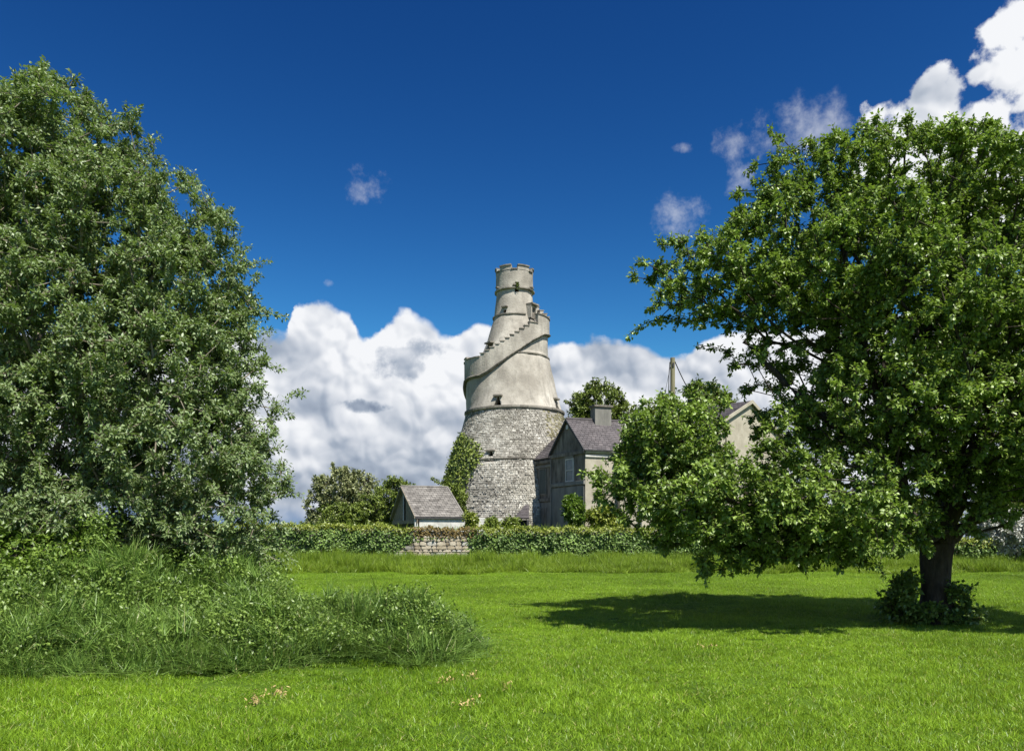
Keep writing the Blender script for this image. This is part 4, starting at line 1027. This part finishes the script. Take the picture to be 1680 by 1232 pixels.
mb = MB(); mb.prism([ap+G*.10+Zu*9.35, ap-G*.16+Zu*9.35, ap-G*.16+No*.1+Zu*9.35, ap+G*.10+No*.1+Zu*9.35], (0, 0, .3)); mb.build('gable_vent', M['trim_pale'], house)
# roof: left slope hidden, right slope lit, ridge along Rr
ov = No*.16; ridge0 = ap+ov+Zu*(RZ+.04); eaveR0 = A_+ov-G*.12+Zu*(EZ-.02); eaveL0 = B_+ov+G*.12+Zu*(EZ-.02)
ridge1 = ap+Rr*5.4+Zu*(RZ+.04); eaveR1 = C0-G*.12+Rr*2.4+Zu*(EZ-.02)+Nr*.1; valley_top = ap+Rr*4.55+Zu*(RZ+.04)
slates('roof_slates', eaveR0, eaveR1, valley_top, ridge0, house)
slates('roof_slates', eaveL0, eaveL0+Rr*5.4, ridge1, ridge0, house)
mb = MB()
for q0, q1 in ((eaveR0, ridge0), (eaveL0, ridge0)):
    u = (q1-q0); mb.prism([q0+No*.05-Zu*.16, q1+No*.05-Zu*.16, q1+No*.05+Zu*.03, q0+No*.05+Zu*.03], tuple(-No*.06))
mb.build('barge_board', M['trim_dark'], house)
mb = MB(); mb.tube([ridge0+Zu*.03, ridge1+Zu*.03], .09, 6); mb.build('ridge_tile', M['slate'], house)
mb = MB(); mb.tube([eaveR0+Nr*.06-Zu*.06, eaveR1+Nr*.06-Zu*.06], .06, 6); mb.build('gutter', M['trim_dark'], house)
# cross wing at the right, its left slope makes the valley
w0 = C0+Rr*2.35; w1 = w0+Nr*.55; w2 = w1+Rr*3.6; w3 = w2-Nr*3
mb = MB(); apw = w1+Rr*1.8
mb.prism([w1, w2, w2+Zu*7.6, apw+Zu*9.7, w1+Zu*7.6], tuple(-Nr*.3)); mb.build('wing_wall', M['dash_cream'], house)
mb = MB(); mb.prism([w0-Nr*.0, w1-Nr*.32, w1-Nr*.32+Zu*7.6, w0+Zu*7.6], tuple(Rr*.3)); mb.build('wing_side_wall', M['dash_grey'], house)
rw0 = apw+Nr*.15+Zu*9.8; rw1 = valley_top+Rr*.9-Nr*.4; rw1.z = 9.8
slates('roof_slates', w1+Nr*.15-Rr*.15+Zu*7.55, valley_top-Zu*.02, rw1, rw0, house)
slates('roof_slates', w2+Nr*.15+Rr*.15+Zu*7.55, w2-Nr*4+Rr*.15+Zu*7.55, rw1, rw0, house)
mb = MB(); mb.tube([eaveR1+Zu*.06, valley_top+Zu*.08], .055, 5); mb.build('valley_flashing', M['trim_pale'], house)
# chimney
cc = ap+Rr*2.55; mb = MB(); mb.box((cc.x, cc.y, (RZ-.5+11.0)/2), 1.25, .8, 11.0-RZ+.5, (Rr.x, Rr.y)); ch_ = mb.build('chimney', M['dash_grey'], house)
mb = MB(); mb.box((cc.x, cc.y, 11.07), 1.45, 1.0, .14, (Rr.x, Rr.y)); mb.build('chimney_cap', M['dash_dark'], ch_)
# set-back wing at the left with a hipped roof
o0 = C0+G*GW-No*.25; o1 = C0+G*7.6-No*.25
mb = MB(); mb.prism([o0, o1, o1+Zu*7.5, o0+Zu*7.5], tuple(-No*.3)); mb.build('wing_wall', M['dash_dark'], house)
mb = MB(); mb.prism([o1-No*.302, o1-No*4.4, o1-No*4.4+Zu*7.5, o1-No*.302+Zu*7.5], tuple(-G*.3)); mb.build('wing_end_wall', M['dash_grey'], house)
q0 = o0+No*.18+Zu*7.62-G*.0; q1 = o1+No*.18+G*.18+Zu*7.62; rl = C0+G*6.9-No*2.4+Zu*9.65; rr_ = C0+G*GW-No*2.4+Zu*9.65
slates('roof_slates', q1, q0, rr_, rl, house); 
q2 = q1-No*4.7; slates('roof_slates', q2, q1, rl, rl-No*.05, house)
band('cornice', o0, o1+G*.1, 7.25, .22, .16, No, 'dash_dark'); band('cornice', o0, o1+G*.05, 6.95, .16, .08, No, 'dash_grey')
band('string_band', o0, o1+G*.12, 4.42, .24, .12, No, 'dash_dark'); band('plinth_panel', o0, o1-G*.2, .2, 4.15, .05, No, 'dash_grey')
dc = C0+G*5.78-No*.25+No*.001; dc.z = 4.95
fr = window(house, dc, -G, No, .95, 1.95, nm='boarded_window', rows=1, glassm='board_green', frame='dash_grey')
mb = MB(); mb.box((dc.x+No.x*.05, dc.y+No.y*.05, dc.z+.98), .78, .03, 1.7, (G.x, G.y)); mb.build('board', M['board_green'], fr)
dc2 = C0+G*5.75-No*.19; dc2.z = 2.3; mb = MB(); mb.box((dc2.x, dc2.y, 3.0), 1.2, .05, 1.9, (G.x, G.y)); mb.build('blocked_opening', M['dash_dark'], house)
sg = C0+G*4.55-No*.22; mb = MB(); mb.box((sg.x, sg.y, 5.65), .28, .04, .55, (G.x, G.y)); mb.build('notice_plate', M['trim_pale'], house)
mb = MB(); dp = o1-G*.1+No*.1; mb.tube([dp+Zu*7.1, dp+Zu*6.9+No*.05], .07, 6); mb.build('downpipe_stub', M['trim_pale'], house)
mb = MB(); dp = B_+No*.09-G*.06; mb.tube([dp+Zu*7.4, dp+Zu*.1], .05, 6); mb.build('downpipe', M['dash_grey'], house)

# low lean-to beside the house, dark opening below a slate slope
lean = empty('lean_to_shed', (.8, 56.5, 0), 'low lean-to with dark opening between tower foot and grey house', 'shed')
a, b_, c_, d = P(842, 850, 56), P(868, 850, 56), P(868, 828, 58), P(862, 828, 58)
slates('roof_slates', a, b_, c_, d, lean)
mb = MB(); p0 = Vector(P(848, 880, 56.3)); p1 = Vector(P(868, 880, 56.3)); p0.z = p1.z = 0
mb.prism([p0, p1, p1+Zu*3.0, p0+Zu*3.0], (0, .25, 0)); mb.build('wall', M['dark'], lean)  # solid near-black slab, the shade of the opening put into its colour
for xx in (846, 866):
    q = Vector(P(xx, 880, 55.9)); q.z = 0; mb = MB(); mb.box((q.x, q.y, 1.5), .14, .14, 3.0); mb.build('post', M['trim_dark'], lean)

# slate shed at the left of the tower
shed = empty('slate_shed', (-7.5, 56, 0), 'low whitewashed shed with old slate roof and boarded gable, left of the tower', 'shed')
apx = Vector(P(658, 798, 57.5)); apr = Vector(P(734, 798.5, 58.6)); fr_ = Vector(P(681, 847.5, 55.0)); er = Vector(P(763, 850, 56.0)); fl = Vector(P(641, 850, 60.0))
er.z = fr_.z; apr.z = apx.z; fl.z = fr_.z
slates('roof_slates', fr_, er, apr, apx, shed, 'slate_old', .34, .26)
bl_ = fl+(er-fr_); slates('roof_slates', bl_, fl, apx, apr, shed, 'slate_old', .34, .26)
fg = Vector((fr_.x, fr_.y, 0)); lg = Vector((fl.x, fl.y, 0)); rg = Vector((er.x, er.y, 0)); un = (rg-fg).normalized(); nn = Vector((un.y, -un.x, 0))
mb = MB(); mb.prism([fg-nn*.12, rg-nn*.12, rg-nn*.12+Zu*(fr_.z-.12), fg-nn*.12+Zu*(fr_.z-.12)], tuple(-nn*.3)); mb.build('front_wall', M['whitewash'], shed)
mb = MB(); mb.prism([fg+nn*.03+Zu*(fr_.z-.13), rg+nn*.03+Zu*(er.z-.13), rg+nn*.03+Zu*(er.z-.02), fg+nn*.03+Zu*(fr_.z-.02)], tuple(-nn*.05)); mb.build('fascia', M['trim_dark'], shed)
gd = (lg-fg).normalized(); gn = Vector((gd.y, -gd.x, 0)); gn = gn if gn.x < 0 else -gn
gl = (lg-fg).length; n = 13; apg = Vector((apx.x, apx.y, 0)); ta = max(.2, min(.8, (apg-fg).dot(gd)/gl))
mb = MB(); apg = fg+gd*gl*ta; mb.prism([fg+un*.25, lg+un*.25, lg+un*.25+Zu*(fr_.z-.1), apg+un*.25+Zu*(apx.z-.12), fg+un*.25+Zu*(fr_.z-.1)], tuple(un*.05)); mb.build('gable_wall', M['dark'], shed)  # near-black backing, interior shade painted where a board is missing
me0 = {}
for i in range(n):
    f0 = i/n; f1 = (i+.88)/n; zt = lambda f: (fr_.z+(apx.z-fr_.z)*(f/ta if f < ta else (1-f)/(1-ta)))-.12
    if i == 6: continue
    mb = MB(); a, b_ = fg+gd*gl*f0+un*.2, fg+gd*gl*f1+un*.2; zb_ = fr_.z-.25+random.uniform(-.05, .05)
    mb.prism([a+Zu*zb_, b_+Zu*zb_, b_+Zu*max(zb_+.02, zt(f1)), a+Zu*max(zb_+.02, zt(f0))], tuple(-un*.04))
    mb.build('board', M['bark_pale'], shed)
mb = MB(); a = apg+un*.1; mb.tube([a+Zu*(fr_.z-.2), a+Zu*(apx.z-.05)], .06, 4); mb.build('gable_post', M['trim_pale'], shed)
mb = MB(); mb.prism([fg+un*.12+Zu*(fr_.z-.45), lg+un*.12+Zu*(fr_.z-.45), lg+un*.12+Zu*(fr_.z-.2), fg+un*.12+Zu*(fr_.z-.2)], tuple(un*.07)); mb.build('tie_beam', M['bark_pale'], shed)
mb = MB()
for q0, q1 in ((fr_, apx), (fl, apx)): mb.prism([q0-Zu*.12, q1-Zu*.12, q1+Zu*.05, q0+Zu*.05], tuple(-un*.06))
mb.build('barge_board', M['bark_pale'], shed)
mb = MB(); mb.tube([er+Zu*.02, apr+Zu*.04], .07, 4); mb.tube([apx+Zu*.04, apr+Zu*.04], .07, 5); mb.build('ridge_tile', M['slate_old'], shed)

# low white outbuilding wall seen over the hedge between shed and lean-to
for nm_, x0, x1, yt, lab in (('white_pier', 781, 797, 849, 'short whitewashed pier showing above the ivy wall, nearer the slate shed'), ('white_pier', 816, 826, 850, 'short whitewashed pier showing above the ivy wall, nearer the lean-to')):
    a = Vector(P(x0, yt, 56.5)); b_ = Vector(P(x1, yt, 56.5)); mb = MB()
    mb.prism([(a.x, 56.5, 0), (b_.x, 56.5, 0), (b_.x, 56.9, 0), (a.x, 56.9, 0)], (0, 0, a.z)); o = mb.build(nm_, M['whitewash'], bevel=.03); tag(o, lab, 'pier')
outb = MB(); a = Vector(P(762, 846, 57.3)); b_ = Vector(P(848, 846, 57.3)); outb.prism([(a.x, 57.3, 0), (b_.x, 57.3, 0), (b_.x, 57.6, 0), (a.x, 57.6, 0)], (0, 0, a.z-.05))
o = outb.build('rubble_wall', M['stone_band'], bevel=.03); tag(o, 'low dark rubble wall across the foot of the tower', 'wall')

# far house at the right, mostly behind the big tree
fh = empty('cream_house', (18, 60, 0), 'cream gabled house with slate roof glimpsed behind the big tree', 'house')
ap2 = Vector((18.0, 60.0, 0)); gd2 = Vector((.72, .69, 0)).normalized(); rd2 = Vector((-.69, .72, 0)).normalized(); HW = 6.0
A2 = ap2-gd2*HW; B2 = ap2+gd2*HW; AZ, EZ2 = 12.1, 9.3
mb = MB(); mb.prism([A2, B2, B2+Zu*EZ2, ap2+Zu*(AZ-.1), A2+Zu*EZ2], tuple(rd2*.35)); mb.build('gable_wall', M['dash_cream'], fh)
mb = MB(); mb.prism([A2+rd2*.36, A2+rd2*8, A2+rd2*8+Zu*EZ2, A2+rd2*.36+Zu*EZ2], tuple(gd2*.3)); mb.build('side_wall', M['dash_grey'], fh)
fo = -rd2*.2
slates('roof_slates', A2+fo-gd2*.25+Zu*(EZ2-.1), A2+rd2*8-gd2*.25+Zu*(EZ2-.1), ap2+rd2*8+Zu*AZ, ap2+fo+Zu*AZ, fh, wd=.34, ht=.28)
slates('roof_slates', B2+rd2*8+gd2*.25+Zu*(EZ2-.1), B2+fo+gd2*.25+Zu*(EZ2-.1), ap2+fo+Zu*AZ, ap2+rd2*8+Zu*AZ, fh, wd=.34, ht=.28)
mb = MB()
for q0, q1 in ((A2-gd2*.25+Zu*(EZ2-.1), ap2+Zu*AZ), (B2+gd2*.25+Zu*(EZ2-.1), ap2+Zu*AZ)): mb.prism([q0+fo*1.3-Zu*.22, q1+fo*1.3-Zu*.22, q1+fo*1.3+Zu*.04, q0+fo*1.3+Zu*.04], tuple(rd2*.07))
mb.build('barge_board', M['dash_cream'], fh)
q = ap2+rd2*4.6; mb = MB(); mb.box((q.x, q.y, AZ+.2), 1.1, .8, 2.0, (gd2.x, gd2.y)); c2 = mb.build('chimney', M['dash_cream'], fh)
mb = MB(); mb.box((q.x, q.y, AZ+1.27), 1.3, 1.0, .14, (gd2.x, gd2.y)); mb.build('chimney_cap', M['dash_grey'], c2)

# telegraph pole and its wires
pz_ = P(1103.5, 587, 52); pole = empty('telegraph_pole', (pz_[0], 52, 0), 'weathered wooden telegraph pole standing behind the grey house roof', 'pole')
m_pole = simple_mat('weathered pole', (0.13, 0.12, 0.065), (0.26, 0.24, 0.14), 4, .9, .5, 20, stretch=(4, 4, .3)); M['pole'] = m_pole
mb = MB(); mb.tube([(pz_[0], 52, -.2), (pz_[0], 52, pz_[2]-.05)], [.19, .15], 12); mb.build('shaft', m_pole, pole)
mb = MB(); mb.tube([(pz_[0], 52, pz_[2]-.048), (pz_[0], 52, pz_[2])], [.16, .145], 12); mb.build('cap', M['bark_pale'], pole)
mb = MB(); mb.box((pz_[0]+.02, 51.83, pz_[2]-.5), .08, .06, .28); mb.build('bracket', M['trim_dark'], pole)
mb = MB(); mb.tube([(pz_[0]-.20, 51.9, pz_[2]-.3), (pz_[0]-.26, 51.9, pz_[2]-1.2), P(1097, 650, 51.9), P(1096, 720, 51.9)], .03, 5); mb.build('cable_drop', M['trim_dark'], pole)
mb = MB()
a = Vector((pz_[0]+.15, 52, pz_[2]-.25)); b_ = ap2+rd2*4+Zu*(AZ+.3)
mb.tube([a.lerp(b_, f)-Zu*.6*math.sin(math.pi*f) for f in np.linspace(0, 1, 14)], .035, 5)
o = mb.build('overhead_wire', M['trim_dark']); tag(o, 'black wire sagging from the pole top to the cream house', 'wire')
mb = MB(); a = Vector((pz_[0]-.15, 52, pz_[2]-.6)); b_ = Vector(P(1086, 668, 53)); mb.tube([a.lerp(b_, f) for f in np.linspace(0, 1, 6)], .014, 4)
o = mb.build('stay_wire', M['trim_dark']); tag(o, 'thin stay wire slanting down left of the telegraph pole', 'wire')

# ------------------------------------------------------------------ ivy-clad garden wall
Wy = 50.0
wtop = lambda x: np.interp(x, [-26, -17, -8.2, -7.2, 8, 12, 20, 28], [2.52, 2.50, 2.44, 2.26, 2.28, 2.25, 1.75, 1.55])
wyy = lambda x: np.interp(x, [-26, 9, 30], [50.0, 50.0, 43.0])
wall = empty('garden_wall', (0, Wy, 0), 'long old stone wall under ivy, bare warm stone showing left of centre', 'wall')
mb = MB(); xs_ = np.linspace(-26, 30, 50)
for i in range(len(xs_)-1):
    a, b_ = xs_[i], xs_[i+1]; za, zb = float(wtop(a))-.15, float(wtop(b_))-.15; ya, yb = float(wyy(a)), float(wyy(b_))
    k = len(mb.v); mb.v += [(a, ya, -.2), (b_, yb, -.2), (b_, yb, zb), (a, ya, za), (a, ya+.5, -.2), (b_, yb+.5, -.2), (b_, yb+.5, zb), (a, ya+.5, za)]; mb.t += [.5]*8
    mb.f += [(k, k+1, k+2, k+3), (k+5, k+4, k+7, k+6), (k+3, k+2, k+6, k+7)]
mb.build('wall_core', M['mortar'], wall)
# stones of the bare patch, one by one
z = .35; cnt_ = 0
while z < 1.95:
    h = random.uniform(.12, .34); x = -7.6+random.uniform(0, .2)
    while x < -2.75:
        w = random.uniform(.16, .70); xm = x+w/2; pxm = 840+F*xm/Wy; pym = HZ-(z+h/2-EYE)*F/Wy
        topl = np.interp(pxm, [645, 665, 690, 765], [908, 893, 880, 879])
        if pym > topl-3 and pxm < 768:
            dpt = random.uniform(.06, .13); R_ = lambda k: random.uniform(0, k)
            q = [(x+.01+R_(.05), z+.01+R_(.03)), (x+w*.5, z+R_(.02)), (x+w-.01-R_(.05), z+.01+R_(.04)), (x+w-.01-R_(.02), z+h*.6), (x+w-.02-R_(.09), z+h-.01-R_(.04)), (x+w*.45, z+h-R_(.02)), (x+.02+R_(.08), z+h-.01-R_(.05)), (x+.01+R_(.02), z+h*.5)]
            mb = MB(); mb.prism([(u, Wy-.005, v) for u, v in q], (0, -dpt, 0), min(1, max(0, random.gauss(.6, .22)))); 
            mb.build('stone', M['stone_warm'] if random.random() < .75 else M['stone'], wall, bevel=.02); cnt_ += 1
        x += w
    z += h
# ivy over the wall
def bare(px, py):
    tl = np.interp(px, [645, 665, 690, 765, 772], [911, 896, 884, 880, 905]); return (px > 645) & (px < 770) & (py > tl)
n = 52000; x = rng.uniform(-25.5, 29, n); keep = rng.uniform(size=n) < np.interp(x, [-26, -17, 12, 29], [.5, 1, 1, .9]); x = x[keep]; n = len(x)
y = wyy(x); zt = wtop(x)+.07*np.sin(x*2.1)+.06*np.sin(x*5.7)+.04*np.sin(x*13)
z = rng.uniform(0.1, 1, n)*zt; ontop = rng.uniform(size=n) < .16; z = np.where(ontop, zt+rng.uniform(-.05, .12, n), z)
bul = .16+.10*np.sin(x*1.7+z*2)+.08*np.sin(x*4.1-z*5); yy = np.where(ontop, y+rng.uniform(-.2, .6, n), y-np.abs(rng.normal(bul, .06, n)))
px_ = 840+F*x/yy; py_ = HZ-(z-EYE)*F/yy
yy = np.where((px_ > 640) & (px_ < 775) & ~ontop, y-np.abs(rng.normal(.07, .03, n)), yy)
b_ = bare(px_+rng.normal(0, 2.5, n), py_+rng.normal(0, 1.5, n)); dry = (px_ > 676+rng.normal(0, 6, n)) & (px_ < 775+rng.normal(0, 8, n)) & (py_ < 882) & (py_ > 857+rng.normal(0, 2, n))
k = ~b_; x, yy, z, zt, dry, ontop = (q[k] for q in (x, yy, z, zt, dry, ontop)); n = len(x)
def ivy(sel, nm, mat, lab, sz=(.10, .19)):
    c = int(sel.sum()); pos = np.stack([x[sel], yy[sel], z[sel]], 1); nv = unit(np.array([[0, -1.0, .55]])+rng.normal(size=(c, 3))*.5)
    V, T = leaf_geo2(pos, unit(rng.normal(size=(c, 3))+np.array([0, 0, -.7])), nv, rng.uniform(*sz, c), rng.uniform(sz[0]*.9, sz[1]*.9, c), .15)
    tag(link(nm, mesh_np(nm, V, T, M[mat], {'tint': np.repeat(np.clip(rng.normal(.5, .25, c), 0, 1), 4)}), kind='stuff'), lab, 'ivy')
topm = (z > zt-.28+rng.normal(0, .08, n)) & ~dry
ivy(~topm & ~dry, 'ivy', 'leaf_ivy', 'dense dark glossy ivy covering the face of the long wall')
ivy(topm, 'ivy', 'leaf_ivy_top', 'yellow-green young ivy growth along the top of the long wall', (.08, .16))
ivy(dry, 'ivy', 'leaf_dry', 'dried brown ivy hanging over the bare stones of the wall', (.08, .15))
# tufts of grass seeding along the wall head
bl = blades(2600, 1.0, .5, .02, .5, .6, 2); V = bl[0].copy(); nv = 5; cx = np.repeat(rng.uniform(-17, 9, 2600), nv); bx_ = V.reshape(-1, nv, 3)
off = np.repeat(bx_[:, 0:1, 0], nv, 1).ravel(); offy = np.repeat(bx_[:, 0:1, 1], nv, 1).ravel(); V[:, 0] = V[:, 0]-off+cx; V[:, 1] = V[:, 1]-offy+50.1+np.repeat(rng.uniform(0, .5, 2600), nv)
V[:, 2] = V[:, 2]*np.repeat(rng.uniform(.3, 1, 2600)**2*1.3, nv)+wtop(cx)-.05
tag(link('wall_top_grass', mesh_np('wall_top_grass', V, bl[1], M['verge'], {'tint': bl[2]}), kind='stuff'), 'thin grasses growing along the top of the garden wall')
# weeds behind the wall, in front of tower and house
def shrub_far(lab, px, py, Y, rx, rz, n, mat, L=.2, name='shrub', ry=.8):
    return bush(name, lab, 'shrub', [lob((px, py), Y, rx, rz, ry), lob((px+rx*.3, py+rz*.7), Y, rx*.8, rz*.8, ry)], n, 6, L, L*.6, M[mat], geo=leaf_geo2, subr=.4)
shrub_far('pale green shrub in front of the shed end, beside the tower foot', 772, 852, 53.5, 9, 9, 40, 'leaf_ivy_top')
shrub_far('low dark shrubs at the tower foot between the two white piers', 806, 858, 54, 10, 6, 40, 'leaf_far')
shrub_far('dark ivy bush at the tower foot, right of the white piers', 838, 858, 54, 11, 6, 40, 'leaf_far')
shrub_far('bright yellow-green shrub against the cream wall of the house', 990, 850, 52.5, 30, 18, 170, 'leaf_ivy_top')
shrub_far('leafy sapling with pale leaves before the dark house wall', 940, 835, 51.8, 15, 20, 110, 'leaf_bramble')
shrub_far('white-flowering bush above the wall at the far right', 1660, 866, 41, 52, 26, 420, 'leaf_white', .16)
shrub_far('dark evergreen bush behind the white-flowering one', 1690, 840, 46, 90, 40, 330, 'leaf_far', .2, ry=1.5)

# withered tufts on the lawn
M['withered'] = leaf_mat('withered leaf', (0.28, 0.20, 0.07), (0.55, 0.43, 0.18), trans=(.3, .2, .08), tr=.1, rough=.8)
for k, (px, py, lab) in enumerate([(733, 1122, 'withered tan tuft on the lawn, below the dark grass clump'), (776, 1116, 'small withered tuft just right of the tan tuft under the grass clump'),
        (830, 1131, 'thin brownish tuft, rightmost of the withered ones in mid lawn'), (455, 1140, 'upright withered tuft at left edge of the mown lawn'),
        (416, 1153, 'low withered tuft nearest the rough growth at left'), (766, 1161, 'withered tuft nearest the camera in mid lawn'), (1160, 1066, 'pale withered tuft on the lawn in front of the tree shadow')]):
    Y = EYE*F/(py-HZ); nL = 16; C = np.array([(px-840)/F*Y, Y, .055])+rng.normal(size=(nL, 3))*np.array([.035, .04, .016])
    V, T, ti = rosettes(C, unit(rng.normal(size=(nL, 3))+np.array([0, 0, 1.0])), 4, .042, .018, .8, .2, leaf_geo2, .005)
    root = empty('withered_tuft', ((px-840)/F*Y, Y, 0), lab, 'plant', 'withered tufts on the lawn'); link('leaves', mesh_np('leaves', V, T, M['withered'], {'tint': ti}), root, kind='stuff')
print('TRIS right', n1, 'left', n2, 'stones', nst, cnt_)
